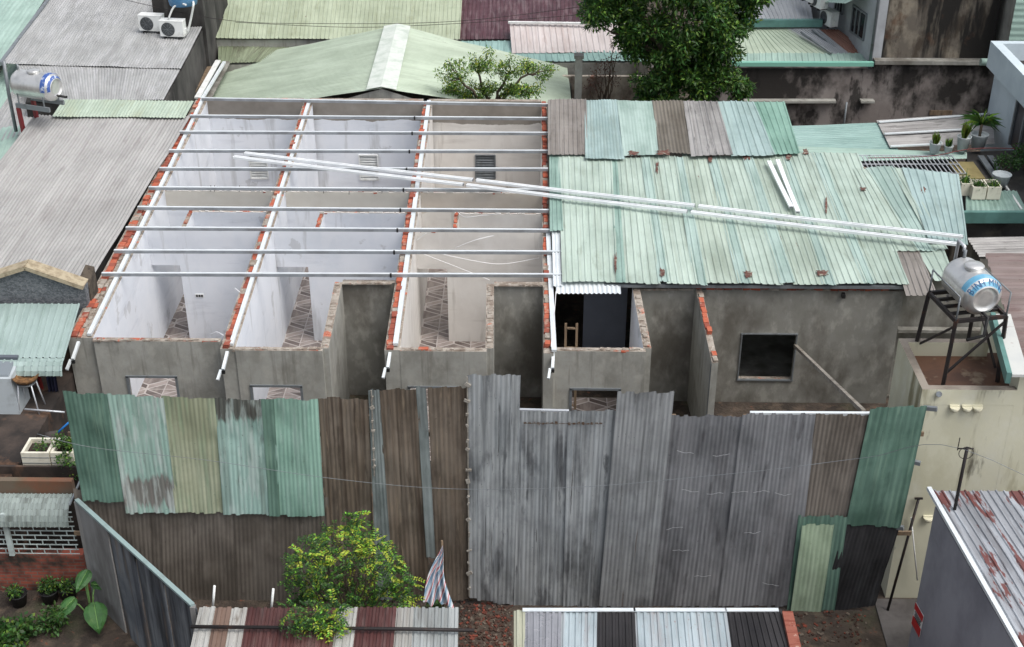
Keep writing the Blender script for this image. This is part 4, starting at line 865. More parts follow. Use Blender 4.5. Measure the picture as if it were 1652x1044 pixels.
# grey pebble gable and aqua porch in front
gy = 24.4
gb = mat('grey pebble dash', C(112,116,120), [(C(84,88,92), .9, (16,16,26), .45,.55), (C(140,142,144), .6, (24,24,30), .55,.62)], rough=.95, bump=(30,.6))
zb_ = 2.6
gp = [P(-120,490,y=gy), P(138,483,y=gy), P(136,458,y=gy), P(44,430,y=gy), P(-60,464,y=gy), P(-120,482,y=gy)]
mb = MB(); b = 0
fr = [Vector((p.x,gy,p.z)) for p in gp]; fr[0].z = fr[1].z = 2.4
bk = [p+Vector((0,.2,0)) for p in fr]; nn = len(fr)
mb.face(fr); mb.face(list(reversed(bk)))
for i in range(nn): mb.face([fr[(i+1)%nn], fr[i], bk[i], bk[(i+1)%nn]])
mb.build('gable_wall', gb, nl)
TRM = mat('tan stone coping', C(172,160,136), [(C(120,106,84), .7, (7,7,7), .45,.65)], rough=.9, bump=(18,.4))
for (u0,v0,u1,v1) in ((-122,480,44,427),(44,427,138,459)):
    mb = MB(); a_, b_ = P(u0,v0,y=gy+.06), P(u1,v1,y=gy+.06); mb.bar(a_, b_, .34, .09); mb.build('gable_coping', TRM, nl)
mb = MB(); p = P(137,462,y=gy+.3); mb.prism([Vector((p.x-.1,gy+.22,3.35)),Vector((p.x+.12,gy+.22,3.2)),Vector((p.x+.16,gy+.6,3.5)),Vector((p.x-.02,gy+.6,3.55))], 2.2); mb.build('wall_stub', DKB, nl)
# porch: slope then rolled lip
pa, pb = P(-150,490,z=3.0), P(129,490,z=3.0); la, lb = P(-175,578,z=2.86), P(104,578,z=2.86)
sheet('roof_sheet', [la, lb, pb, pa], M['n_aqua'], nl, pitch=.14, amp=.012, prof='rib', nv=6, warp=.004)
prev = (la, lb)
for k in range(1,5):
    a_ = k*22; r = .26; off = Vector((0,-r*math.sin(math.radians(a_)),-r*(1-math.cos(math.radians(a_))))); cur = (la+off, lb+off)
    sheet('roof_sheet', [cur[0],cur[1],prev[1],prev[0]], M['n_aqua'], nl, pitch=.14, amp=.012, prof='rib', nv=1, warp=0, seed=3); prev = cur
# terrace in front: floor slab, planter ledge, screen, brick wall
tz = 1.95
AWN = tin('grubby awning tin', (160,172,168), dark=(90,96,92), st=.7, rough=.6)
XL = PT(108,545).x-.03
tr = thing('front_terrace', 'cluttered dark terrace with brown ledge, block screen and brick base', 'terrace', (-7.2,20,0))
yl0 = P(60,797,z=tz).y
xR_ = P(118,797,z=tz).x
DK = mat('dark damp render', C(70,60,54), [(C(36,32,30), .9, (1.5,1.5,1.5), .4,.6), (C(120,88,66), .6, (2,2,1), .58,.7)], rough=.9, bump=(8,.3))
mb = MB(); mb.prism([Vector((-14,yl0+.4,tz-.05)),Vector((XL,yl0+.4,tz-.05)),Vector((XL,24,tz-.05)),Vector((-14,24,tz-.05))], 0, m=0); mb.build('slab', DK, tr)
LG = mat('mossy brown ledge', C(104,92,78), [(C(120,76,54), .8, (1.2,1.2,1.2), .45,.62), (C(78,84,66), .7, (1,1,1), .55,.7)], rough=.9)
mb = MB(); mb.box(((-14+xR_)/2, yl0+.1, tz+.08), (14+xR_, .12, .34), 0); mb.build('ledge', LG, tr)
mb = MB(); mb.box(((-14+XL)/2, yl0+.55, tz-.02), (14+XL, .8, .06), 0); mb.build('planting_bed', mat('leaf litter', C(86,64,50), [(C(48,38,32), .9, (9,9,9), .4,.6), (C(150,110,80), .6, (14,14,14), .6,.68)], rough=1, bump=(20,.8)), tr)
# rolled awning of ribbed sheet
aA, aB = P(-40,796,y=yl0+.0), P(117,797,y=yl0); prev = (aA, aB)
for k in range(1,7):
    a_ = math.radians(k*15); r = .42; off = Vector((0,-r*math.sin(a_),-r*(1-math.cos(a_)))); cur = (aA+off, aB+off)
    sheet('awning_sheet', [cur[0],cur[1],prev[1],prev[0]], AWN, tr, pitch=.08, amp=.012, prof='rib', nv=1, warp=0, seed=4); prev = cur
yS = yl0-.3
zs1, zs0 = P(60,826,y=yS).z, P(60,893,y=yS).z
xS0, xS1 = P(-60,860,y=yS).x, P(122,860,y=yS).x
mb = MB(); SC = mat('pale block grille', C(176,188,186), [(C(120,126,122), .7, (3,3,3), .45,.65)], rough=.8)
nr = 9; rh = (zs1-zs0)/nr; bw_ = .235
for r_ in range(nr+1): mb.bar((xS0,yS,zs0+r_*rh),(xS1,yS,zs0+r_*rh), .018, .014)
for r_ in range(nr):
    x = xS0+(bw_/2 if r_%2 else 0)
    while x < xS1: mb.box((x,yS,zs0+(r_+.5)*rh), (.014,.017,rh-.015)); x += bw_
mb.build('block_screen', SC, tr)
mb = MB(); p = P(12,860,y=yS-.05); mb.box((p.x,yS-.05,(zs0+zs1)/2), (.09,.06,zs1-zs0)); mb.build('screen_post', SC, tr)
BW = mat('x','') if False else None
def brick_mat(name, c1, c2, mort, sx=4.2, rot=True):
    m = bpy.data.materials.new(name); m.use_nodes = True; nt = m.node_tree; N = nt.nodes; L = nt.links; b = N['Principled BSDF']
    tc = N.new('ShaderNodeTexCoord'); mp = N.new('ShaderNodeMapping'); mp.inputs['Rotation'].default_value = (math.radians(90),0,0) if rot else (0,0,0); L.new(tc.outputs['Object'], mp.inputs[0])
    bk = N.new('ShaderNodeTexBrick'); bk.inputs['Color1'].default_value = c1; bk.inputs['Color2'].default_value = c2; bk.inputs['Mortar'].default_value = mort
    bk.inputs['Scale'].default_value = 1; bk.inputs['Brick Width'].default_value = 1/sx; bk.inputs['Row Height'].default_value = .075; bk.inputs['Mortar Size'].default_value = .008; L.new(mp.outputs[0], bk.inputs['Vector'])
    nz = N.new('ShaderNodeTexNoise'); nz.inputs['Scale'].default_value = 2.2; nz.inputs['Detail'].default_value = 7; L.new(tc.outputs['Object'], nz.inputs['Vector'])
    mr = N.new('ShaderNodeMapRange'); mr.inputs[1].default_value = .45; mr.inputs[2].default_value = .62; L.new(nz.outputs['Fac'], mr.inputs[0])
    mx = N.new('ShaderNodeMix'); mx.data_type = 'RGBA'; L.new(mr.outputs[0], mx.inputs[0]); L.new(bk.outputs['Color'], mx.inputs[6]); mx.inputs[7].default_value = C(44,40,34); L.new(mx.outputs[2], b.inputs['Base Color'])
    bp = N.new('ShaderNodeBump'); bp.inputs['Distance'].default_value = .01; bp.invert = True; L.new(bk.outputs['Fac'], bp.inputs['Height']); L.new(bp.outputs[0], b.inputs['Normal']); b.inputs['Roughness'].default_value = .9
    return m
mb = MB(); mb.box(((xS0+xS1)/2+.03, yS+.06, zs0/2), (xS1-xS0+.06, .2, zs0)); mb.build('brick_base', brick_mat('old red brickwork', C(156,82,64), C(126,66,54), C(112,102,92)), tr)
mb = MB(); mb.box(((xS0+xS1)/2, yS+.9, zs1/2+.2), (xS1-xS0, .05, zs1+.3)); mb.build('rear_wall', DK, tr)
mb = MB(); p = P(131,800,y=yS-.1); mb.tube([(p.x,p.y,0),p+Vector((0,0,.1))], .035, 8); mb.build('drain_pipe', M['gsteel'], tr)
mb = MB(); mb.bar(P(112,815,y=yS-.2), P(132,770,y=yS+.3), .03, .03); mb.build('awning_strut', M['gsteel'], tr)
# dark rear wall of the terrace + laundry + washing machine
mb = MB(); mb.box(((-15.5+XL)/2, 23.4, 2.4), (XL+15.5,.12,1.0)); mb.build('rear_wall', DK, tr)
wz = tz-.05
wmx = thing('washing_machine', 'grey white top loading washing machine on the dark terrace', 'washing machine', P(10,668,z=wz))
c = ORG[wmx.name]; mb = MB(); a_, b_ = P(-28,668,z=wz), P(33,668,z=wz); x0, x1 = a_.x, b_.x; y0 = a_.y
mb.hexa([(x0,y0,wz),(x1,y0,wz),(x1,y0+.6,wz),(x0,y0+.6,wz)], [(x0+.02,y0+.03,wz+.8),(x1-.06,y0+.03,wz+.8),(x1-.02,y0+.6,wz+.95),(x0,y0+.6,wz+.95)]); mb.build('cabinet', mat('shaded appliance enamel', C(176,184,188), [(C(140,144,146), .6, (3,3,3), .5,.65)], rough=.5), wmx)  # white enamel greyed to paint the terrace shade, plus mottled wear
mb = MB(); mb.hexa([(x0+.06,y0+.08,wz+.82),(x1-.1,y0+.08,wz+.82),(x1-.1,y0+.46,wz+.92),(x0+.06,y0+.46,wz+.92)], [(x0+.08,y0+.1,wz+.85),(x1-.12,y0+.1,wz+.85),(x1-.12,y0+.44,wz+.95),(x0+.08,y0+.44,wz+.95)]); mb.build('lid', mat('grey lid plastic', C(120,128,134), rough=.4), wmx)
mb = MB(); mb.box(((x0+x1)/2,y0+.54,wz+.97), (x1-x0-.1,.1,.08)); mb.build('control_panel', mat('panel grey', C(90,96,104), rough=.4), wmx)
def garment(u0, u1, v0, v1, col, label, seed):
    y = 22.45+seed*.03; rnd = random.Random(seed); mb = MB(); n_ = 10; a_, b_ = P(u0,v0,y=y), P(u1,v1,y=y)
    for i in range(n_):
        for j in range(5):
            def pt(i_, j_): s = i_/n_; t = j_/5; return Vector((a_.x+(b_.x-a_.x)*s*(1-.1*t), y+.035*math.sin(s*19+seed)*(.3+t)+.02*t, a_.z+(b_.z-a_.z)*t+.02*math.sin(s*9+seed)*t))
            mb.face([pt(i,j),pt(i,j+1),pt(i+1,j+1),pt(i+1,j)], smooth=True)
    o = mb.build('hanging_garment', mat('cloth %d'%seed, C(*col), [(C(*[max(0,c_-30) for c_ in col]), .6, (6,6,6), .4,.6)], rough=.95)); tag(o, label, 'garment', 'laundry hung under the aqua porch')
garment(27,45,598,624,(150,160,176),'pale grey shirt hung under the aqua porch',1); garment(46,58,598,622,(120,100,100),'dusty pink cloth hung beside the pale shirt',2)
garment(58,70,598,628,(130,36,34),'dark red garment hung in the middle of the laundry',3); garment(72,98,596,640,(30,32,58),'large navy garment hung at the right of the laundry',4)
mb = MB(); mb.tube([P(-40,597,y=22.5), P(100,596,y=22.5)], .015, 6); tag(mb.build('clothes_rail', M['gsteel']), 'metal rail under the aqua porch carrying laundry', 'rail')
st = thing('stool', 'metal legged stool carrying a wicker basket on the terrace', 'stool', P(52,660,z=wz)); c = ORG[st.name].copy()
for sx in (-1,1):
    for sy in (-1,1):
        mb = MB(); mb.tube([c+Vector((.2*sx,.18*sy,0)), c+Vector((.13*sx,.12*sy,.62))], .016, 6); mb.build('leg', M['galv'], st)
mb = MB(); mb.lathe(c+Vector((0,0,.6)), (0,0,1), [(0,.17),(.04,.19)], 18); mb.build('seat', M['gsteel'], st)
mb = MB(); mb.lathe(c+Vector((0,0,.645)), (0,0,1), [(0,.15),(.06,.22),(.14,.26),(.12,.245),(.03,.14)], 20); tag(mb.build('wicker_basket', mat('wicker', C(124,90,54), [(C(80,56,32), .9, (14,14,30), .45,.55)], rough=.8)), 'round tan wicker basket resting on the terrace stool', 'basket')
mb = MB(); mb.tube([P(40,660,z=wz+.1),P(104,665,z=wz+.1)], .02, 6); tag(mb.build('floor_pipe', M['galv']), 'thin metal pipe lying across the dark terrace floor', 'pipe')
br = thing('broom', 'blue handled broom propped at the terrace edge', 'broom', P(92,704,z=wz)); c = ORG[br.name].copy()
mb = MB(); mb.tube([c+Vector((0,0,.06)), c+Vector((.45,.28,.4))], .022, 7); mb.build('handle', mat('blue plastic', C(40,120,196), rough=.4), br)
mb = MB(); mb.lathe(c+Vector((.02,.01,.1)), (-.6,-.35,-.3), [(0,.03),(.1,.08),(.2,.12)], 12); mb.build('bristles', mat('dark straw', C(66,60,58), rough=.95), br)
# foliage helpers ------------------------------------------------------------
def leafmat(name, rgb, tr=.35):
    m = bpy.data.materials.new(name); m.use_nodes = True; nt = m.node_tree; N = nt.nodes; L = nt.links; b = N['Principled BSDF']
    g_ = N.new('ShaderNodeNewGeometry'); hs = N.new('ShaderNodeHueSaturation'); hs.inputs['Color'].default_value = C(*rgb)
    mr = N.new('ShaderNodeMapRange'); mr.inputs[3].default_value = .6; mr.inputs[4].default_value = 1.45; L.new(g_.outputs['Random Per Island'], mr.inputs[0]); L.new(mr.outputs[0], hs.inputs['Value'])
    mh = N.new('ShaderNodeMapRange'); mh.inputs[3].default_value = .475; mh.inputs[4].default_value = .52; L.new(g_.outputs['Random Per Island'], mh.inputs[0]); L.new(mh.outputs[0], hs.inputs['Hue'])
    L.new(hs.outputs[0], b.inputs['Base Color']); b.inputs['Roughness'].default_value = .5
    t = N.new('ShaderNodeBsdfTranslucent'); L.new(hs.outputs[0], t.inputs[0]); mx = N.new('ShaderNodeMixShader'); mx.inputs[0].default_value = tr
    L.new(b.outputs[0], mx.inputs[1]); L.new(t.outputs[0], mx.inputs[2]); L.new(mx.outputs[0], N['Material Output'].inputs[0]); return m
LF = {'dk': leafmat('dark green leaf', (46,78,36)), 'md': leafmat('mid green leaf', (68,104,44)), 'lt': leafmat('young green leaf', (112,144,56)), 'yl': leafmat('yellow green leaf', (176,188,66)), 'br': leafmat('dead brown leaf', (96,66,54))}
def leaf(mb, p, d, n_, L_, W, m):
    s = d.cross(n_).normalized()*W/2; mid = p+d*L_*.45+n_*L_*.05
    mb.face([p, mid-s, p+d*L_, mid+s], m)
def rdir(r):
    while True:
        v = Vector((r.uniform(-1,1),r.uniform(-1,1),r.uniform(-1,1)))
        if .05 < v.length < 1: return v.normalized()
def clump(mb, c, rad, n_, L_, W, r, ws, out=None):
    for _ in range(n_):
        v = rdir(r)*rad*(r.random()**.45); v.z *= .7; p = c+v
        d = (v.normalized()*.7+rdir(r)*.8+Vector((0,0,-.15))).normalized(); nn_ = (Vector((0,0,1))+rdir(r)*.7).normalized()
        leaf(mb, p, d, nn_, L_*r.uniform(.6,1.25), W, r.choices(range(len(ws)), ws)[0])
def limb(mb, a, b, r0, r1, r, seg=5, wob=.08):
    pts = []; rs_ = []
    for i in range(seg+1):
        t = i/seg; p = Vector(a).lerp(Vector(b), t); 
        if 0 < i < seg: p += rdir(r)*wob*(Vector(b)-Vector(a)).length*.5
        pts.append(p); rs_.append(r0+(r1-r0)*t)
    mb.tube(pts, rs_, 7); return pts
BARK = mat('bark', C(104,92,78), [(C(62,54,46), .8, (5,5,2), .42,.62)], rough=.95, bump=(14,.5))
# planter boxes on the ledge
def planter(u0, u1, v, label, seed, dy=0, hgt=.32, yy=None):
    a_, b_ = P(u0,v,z=tz+.05), P(u1,v,z=tz+.05)
    t = thing('planter_box', label, 'planter', (a_+b_)/2, 'white foam planter boxes on the terrace ledge'); x0, x1, y0 = a_.x, b_.x, a_.y; w = .05; D_ = .5; z0 = a_.z; mb = MB()
    for (cx, cy, sx, sy) in (((x0+x1)/2,y0+w/2,x1-x0,w), ((x0+x1)/2,y0+D_-w/2,x1-x0,w), (x0+w/2,y0+D_/2,w-.002,D_-2*w-.002), (x1-w/2,y0+D_/2,w-.002,D_-2*w-.002)): mb.box((cx,cy,z0+hgt/2),(sx,sy,hgt))
    mb.box(((x0+x1)/2,y0+D_/2,z0+.02),(x1-x0-.11,D_-.11,.03))
    mb.build('box_shell', M['foam'], t)
    mb = MB(); mb.box(((x0+x1)/2,y0+D_/2,z0+hgt*.62),(x1-x0-2*w-.004,D_-2*w-.004,.06)); mb.build('soil', M['soil'], t)
    mb = MB(); 
    for zz in (.1,.22): mb.box(((x0+x1)/2,y0-.002,z0+zz),(x1-x0+.004,.008,.012))
    mb.build('tape_band', M['gsteel'], t); return t, (x0+x1)/2, y0+D_/2, z0+hgt
M['foam'] = mat('cream polystyrene', C(216,212,196), [(C(170,164,142), .6, (4,4,4), .5,.68)], rough=.8); M['soil'] = mat('potting soil', C(52,42,36), rough=1, bump=(30,.6))
t1, x_, y_, z_ = planter(38,83,754,'left white foam planter box with a small seedling on the terrace ledge',1)
mb = MB(); r = random.Random(2); clump(mb, Vector((x_+.05,y_-.02,z_+.02)), .13, 60, .07, .035, r, (1,2,1)); mb.build('foliage', [LF['dk'],LF['md'],LF['lt']], t1)
t2, x_, y_, z_ = planter(85,122,754,'right white foam planter box hidden under trailing green leaves',2)
mb = MB(); r = random.Random(3); 
for dx,dy_,dz_ in ((0,0,.08),(-.1,.05,.1),(.12,-.1,.05),(.2,-.28,-.15),(.15,.1,.1),(.05,-.3,-.1),(.2,-.32,-.35)): clump(mb, Vector((x_+dx,y_+dy_,z_+dz_)), .17, 90, .07, .04, r, (2,3,1))
mb.build('foliage', [LF['dk'],LF['md'],LF['lt']], t2)
# upper-left roofs
ul = thing('pale_grey_roof_house', 'taller house with pale grey wavy roof and mould black side wall', 'house', (-11.5,38,0))
zz0, zz1 = 3.56, 3.9
def ulz(v): return zz0+(160-v)/200*.35
def UP(u, v, dz=0): return P(u, v, z=ulz(v)+dz)
sheet('roof_sheet', [UP(55,163),UP(264,161),UP(293,108),UP(26,100)], M['n_grey2'], ul, pitch=.092, amp=.009, nv=5, warp=.006, jag=.02)
sheet('roof_sheet', [UP(2,103,.03),UP(292,111,.03),UP(362,-28,.03),UP(116,-50,.03)], M['n_grey2'], ul, pitch=.092, amp=.009, nv=24, warp=.010, jag=.02, dents=10)
mb = MB(); A = [UP(40,161),UP(266,161),UP(364,-28),UP(110,-50)]; mb.prism(A, 0, drop=.08); mb.build('wall', BLK, ul)
mb = MB(); mb.bar(UP(1,103,.03), UP(78,0,.03), .1, .1); mb.build('verge', M['gsteel'], ul)
mb = MB(); q_ = [UP(250,44,0), UP(328,44,0), UP(356,-10,0), UP(283,-10,0)]; hh = .95
mb.prism([p+Vector((0,0,hh)) for p in [q_[0]+Vector((0,.02,0)), q_[1]+Vector((.06,.02,0)), q_[2], q_[3]]], 0); mb.build('water_cistern_box', BLK, ul)
tb = thing('blue_tank', 'blue plastic tub on the mould black roof box', 'tub', P(295,6,z=ulz(40)+hh)); c = ORG[tb.name].copy(); c.y += .3
c = P(291,12,z=ulz(40)+hh+.0)+Vector((0,.4,0)); mb = MB(); mb.lathe(c, (0,0,1), [(0,.42),(.2,.46),(.5,.5),(.52,.53),(.54,.5)], 24); mb.build('tub_body', mat('faded blue plastic', C(70,124,168), [(C(110,150,180), .6, (3,3,3), .5,.66)], rough=.5), tb)
# air conditioners
def ac(c, yaw, label, w=.74, h=.54, d=.3, scale=1):
    t = thing('air_conditioner_unit', label, 'air conditioner', c, 'outdoor air conditioner units'); c = Vector(c); Rm = Matrix.Rotation(yaw, 3, 'Z')
    def q(x,y,z): return c+Rm@Vector((x,y,z))
    mb = MB(); mb.hexa([q(-w/2,-d/2,.06),q(w/2,-d/2,.06),q(w/2,d/2,.06),q(-w/2,d/2,.06)],[q(-w/2,-d/2,h),q(w/2,-d/2,h),q(w/2,d/2,h),q(-w/2,d/2,h)]); 
    mb.hexa([q(-w/2-.01,-d/2-.01,h),q(w/2+.01,-d/2-.01,h),q(w/2+.01,d/2+.01,h),q(-w/2-.01,d/2+.01,h)],[q(-w/2,-d/2,h+.02),q(w/2,-d/2,h+.02),q(w/2,d/2,h+.02),q(-w/2,d/2,h+.02)]); mb.build('casing', M['white'], t)
    mb = MB(); fx = -w*.14; mb.lathe(q(fx,-d/2-.004,h*.53), Rm@Vector((0,-1,0)), [(0,.215),(.006,.205),(.004,.05)], 28); fan = mb.build('fan_opening', mat('fan shadow grey', C(58,60,62), rough=.6), t)
    mb = MB()
    for rr in (.05,.09,.13,.17,.21):
        pts_ = [q(fx+rr*math.cos(a),-d/2-.016,h*.53+rr*math.sin(a)) for a in [i*2*math.pi/20 for i in range(21)]]; mb.tube(pts_, .004, 4, cap=False)
    for a in range(8):
        aa = a*math.pi/4; mb.tube([q(fx,-d/2-.017,h*.53), q(fx+.215*math.cos(aa),-d/2-.017,h*.53+.215*math.sin(aa))], .004, 4)
    mb.build('fan_guard', M['gsteel'], fan)
    for s in (-1,1):
        mb = MB(); mb.bar(q(s*w*.32,-d/2-.03,.03), q(s*w*.32,d/2+.03,.03), .05, .06); mb.build('foot', M['black'], t)
    mb = MB(); mb.box(q(w/2+.02,.05,h*.35),(.05,.12,.16),0,Rm); mb.build('valve_cover', M['white'], t)
    return t
ac(UP(247,52,.03)+Vector((0,0,.02)), math.radians(-8), 'left white air conditioner unit on the pale grey roof, set slightly behind the other')
ac(UP(281,61,.03)+Vector((0,0,.02)), math.radians(-6), 'right white air conditioner unit on the pale grey roof, nearest the roof edge')
cable([UP(272,30,.6), UP(280,12,.9), UP(292,6,1.0), UP(300,8,1.0)], .03, None, 'hose', M['white']); tag(bpy.data.objects['hose'], 'pale curved hose looping over the black roof box', 'hose')
cable([UP(303,52,.2), UP(308,30,.6), UP(312,8,1.0), UP(311,2,1.0)], .035, None, 'insulated_pipe', M['white']); tag(bpy.data.objects['insulated_pipe'], 'white insulated pipe rising beside the right air conditioner', 'pipe')
mb = MB(); p = P(26,212,z=3.2); q = P(6,98,y=p.y+.0); mb.tube([p, P(14,150,y=p.y), q], .05, 8); tag(mb.build('vent_pole', M['gsteel']), 'tall grey pipe post standing left of the ribbed steel tank', 'pole')
# mint roofs at the far left
ml = thing('mint_roof_house', 'house with mint green flat ribbed roof at the top left corner', 'house', P(10,60,z=0)+Vector((-3,2,0)))
sheet('roof_sheet', [P(-260,140,z=3.4),P(-4,112,z=3.4),P(92,-30,z=3.6),P(-60,-60,z=3.6)], M['n_mint2'], ml, pitch=.2, amp=.006, nv=4, warp=.004)
mb = MB(); mb.prism([P(-260,140,z=3.3),P(-8,112,z=3.3),P(88,-30,z=3.5),P(-60,-60,z=3.5)], 0); mb.build('wall', M['conc'], ml)
ml2 = thing('low_mint_roof_shed', 'low shed roof of pale mint and grey strips under the left tank', 'shed', (-13,31,0))
for (a,b,c_,d_,m) in (((-60,162),(28,150),(60,100),(-20,98),'n_mint2'),((-120,260),(-40,262),(28,148),(-50,150),'n_mint2'),((-42,240),(60,210),(85,135),(24,140),'n_grey2'),((-80,290),(10,270),(40,200),(-60,215),'n_mint2')):
    zz = 3.0 if m == 'n_mint2' else 3.03
    sheet('roof_sheet', [P(*a,z=zz),P(*b,z=zz),P(*c_,z=zz+.06),P(*d_,z=zz+.06)], M[m], ml2, pitch=.15, amp=.01, nv=4, warp=.004)
mb = MB(); mb.prism([P(-120,290,z=2.9),P(0,280,z=2.9),P(62,180,z=2.9),P(60,112,z=2.9),P(-30,112,z=2.9)], 0); mb.build('wall', M['conc'], ml2)
# strip of pale clutter between black wall and green gable
jk = thing('rain_gutter', 'pale open rain gutter and boards along the mould black wall', 'gutter', P(345,130,z=2.0))
for (u0,v0,u1,v1,w,m,z) in ((318,158,352,98,.16,'white',2.55),(326,160,362,100,.10,'galvw',2.5),(334,162,368,98,.2,'concd',2.3),(308,152,340,108,.2,'wood',2.35)):
    mb = MB(); mb.bar(P(u0,v0,z=z), P(u1,v1,z=z+.1), w, .05); mb.build('gutter_board', M[m], jk)
# ================================================================ houses behind
gh = thing('green_gable_house', 'wide pale green gabled tin roof with whitish ridge cap behind the rooms', 'house', (-1.2,39,0))
TS[:] = [.93, 22]
M['h_green'] = tin('pale green gable tin', (192,206,186), dark=(146,158,138), st=.35, rough=.5); M['h_green2'] = tin('yellowish green roof tin', (180,190,164), dark=(130,134,104), st=.35, rough=.55, rust=.01)
M['h_maroon'] = tin('dark maroon roof tin', (82,46,54), dark=(44,26,32), st=.3, rough=.5, pale=.12, palec=(190,180,180)); M['h_pink'] = tin('pinkish white roof tin', (206,198,196), dark=(150,120,110), st=.35, rough=.5); M['h_teal'] = tin('teal flashing tin', (152,184,178), dark=(90,120,118), st=.3, rough=.5)
M['h_grey'] = tin('light grey ribbed tin', (176,180,184), dark=(120,120,120), st=.3, rough=.5); M['h_rustb'] = tin('rusty pink roof tin', (150,112,98), dark=(90,60,50), st=.6, rough=.7); M['h_old'] = tin('old green grey tin', (140,150,124), dark=(70,66,54), st=.7, rough=.6)
rF, rB = P(615,143,z=3.75), P(641,41,z=3.75)
eL, eR = 1.95, 1.95
lF, lB = P(300,190,z=eL), P(360,99,z=eL); rF2, rB2 = P(925,185,z=eR), P(915,109,z=eR)
# ribs run from eave to ridge
sheet('roof_sheet', [lB, lF, rF, rB], M['h_green'], gh, pitch=.11, amp=.008, prof='rib', nv=24, warp=.012, dents=14)
sheet('roof_sheet', [rF2, rB2, rB, rF], M['h_green'], gh, pitch=.11, amp=.008, prof='rib', nv=24, warp=.012, dents=14)
mb = MB(); up = Vector((0,0,.06)); w_ = Vector((.42,0,-.08)); w2 = Vector((-.42,0,-.08))
mb.face([rF+up, rF+up+w_, rB+up+w_, rB+up]); mb.face([rF+up+w2, rF+up, rB+up, rB+up+w2]); o = mb.build('ridge_cap', mat('whitish ridge cap', C(206,212,204), [(C(160,176,160), .6, (3,3,3), .45,.65)], rough=.5), gh); sm = o.modifiers.new('thick','SOLIDIFY'); sm.thickness = .01
mb = MB(); k_ = .12
f_ = [Vector((lF.x,rF.y+k_,0)),Vector((rF2.x,rF.y+k_,0)),Vector((rF2.x,rF.y+k_,eR-.05)),Vector((rF.x,rF.y+k_,rF.z-.05)),Vector((lF.x,rF.y+k_,eL-.05))]; mb.face(f_); b_ = [Vector((p.x,rB.y-.1,p.z)) for p in f_]; mb.face(list(reversed(b_)))
for i in (1,4): mb.face([f_[i], f_[(i+1)%5], b_[(i+1)%5], b_[i]][::-1])
mb.build('gable_wall', M['conc'], gh)
def flat_roof(name, label, cat, quads, wallm, zb=0, pitch=.2, amp=.014, prof='rib', wall_=True, grp=None):
    """quads: list of (corner (u,v,z) bottom-left, bottom-right, top-right, top-left, material)"""
    pts = [P(u,v,z=z) for q in quads for (u,v,z) in q[:4]]; c = sum(pts, Vector())/len(pts); t = thing(name, label, cat, (c.x,c.y,0), grp)
    for i, q in enumerate(quads):
        sheet('roof_sheet', [P(u,v,z=z) for u,v,z in q[:4]], M[q[4]], t, pitch=q[5] if len(q) > 5 else pitch, amp=amp, prof=prof, nv=4, warp=.006, jag=.02)
    if wall_:
        for q in quads:
            A = [P(u,v,z=z) for u,v,z in q[:4]]; c = sum(A, Vector())/4; mb = MB(); mb.prism([c+(p-c)*.97 for p in A], zb, drop=.08); mb.build('wall', wallm, t)
    return t
flat_roof('yellow_green_roof_house', 'long house with yellowish green rain streaked tin roof at the top', 'house', [((330,62,2.9),(742,64,2.9),(748,-45,3.4),(350,-50,3.4),'h_green2')], M['conc'], pitch=.15)
flat_roof('old_tin_lean_to', 'narrow lean-to roof of grimy old green tin behind the gable', 'shed', [((352,102,2.4),(455,100,2.4),(512,62,2.7),(352,62,2.7),'h_old')], M['concd'])
flat_roof('maroon_roof_house', 'house with dark maroon ribbed tin roof at the top centre', 'house', [((741,64,2.45),(960,62,2.45),(956,-45,2.9),(748,-45,2.9),'h_maroon')], M['conc'], pitch=.15)
flat_roof('teal_strip_shed', 'narrow teal grey tin strip between maroon roof and green gable', 'shed', [((738,92,2.3),(826,92,2.3),(826,66,2.4),(738,66,2.4),'h_teal')], M['concd'])
wp = flat_roof('white_roof_house', 'low house with pinkish white tin roof and teal flashing behind the column', 'house', [((826,86,2.35),(1040,84,2.35),(1030,36,2.9),(822,36,2.9),'h_pink'),((826,99,2.2),(1050,98,2.2),(1042,82,2.37),(826,83,2.37),'h_teal')], M['concd'], pitch=.2)
mb = MB(); mb.bar(P(820,36,z=2.95), P(950,38,z=2.95), .1, .06); mb.build('ridge_cap', M['white'], wp)
# concrete column and shrubs behind the wall
cl = thing('concrete_column', 'slim weathered concrete column rising left of the big tree', 'column', P(936,170,z=1.6)*1); mb = MB(); p = P(934,93,y=40.2); mb.box((p.x,40.2,p.z/2), (.22,.22,p.z)); mb.build('shaft', M['conc'], cl); mb = MB(); mb.box((p.x,40.2,p.z+.05), (.3,.3,.1)); mb.build('cap', M['concd'], cl)
mb = MB(); mb.box((P(990,150,y=41.8).x,41.8,.95), (5,.15,2.1)); tag(mb.build('yard_wall', mat('stained pale yard wall', C(190,180,164), [(C(96,84,74), .9, (1.3,1.3,.8), .42,.6), (C(140,80,60), .6, (2,2,2), .6,.66)], rough=.9)), 'stained pale yard wall with brown patches beside the concrete column', 'wall')
for pts_, lab in (([(380,36,3.6),(560,44,3.5),(700,40,3.6),(860,30,3.8),(1000,18,4.0)],'thin black wire sagging over the yellowish green and maroon roofs'),([(120,-20,5.0),(345,30,4.2),(520,38,4.0),(742,34,4.2),(960,8,4.6)],'second thin wire crossing above the back roofs')):
    tag(cable([P(u,v,z=z) for u,v,z in pts_], .008, None, 'overhead_wire', M['steel']), lab, 'wire')
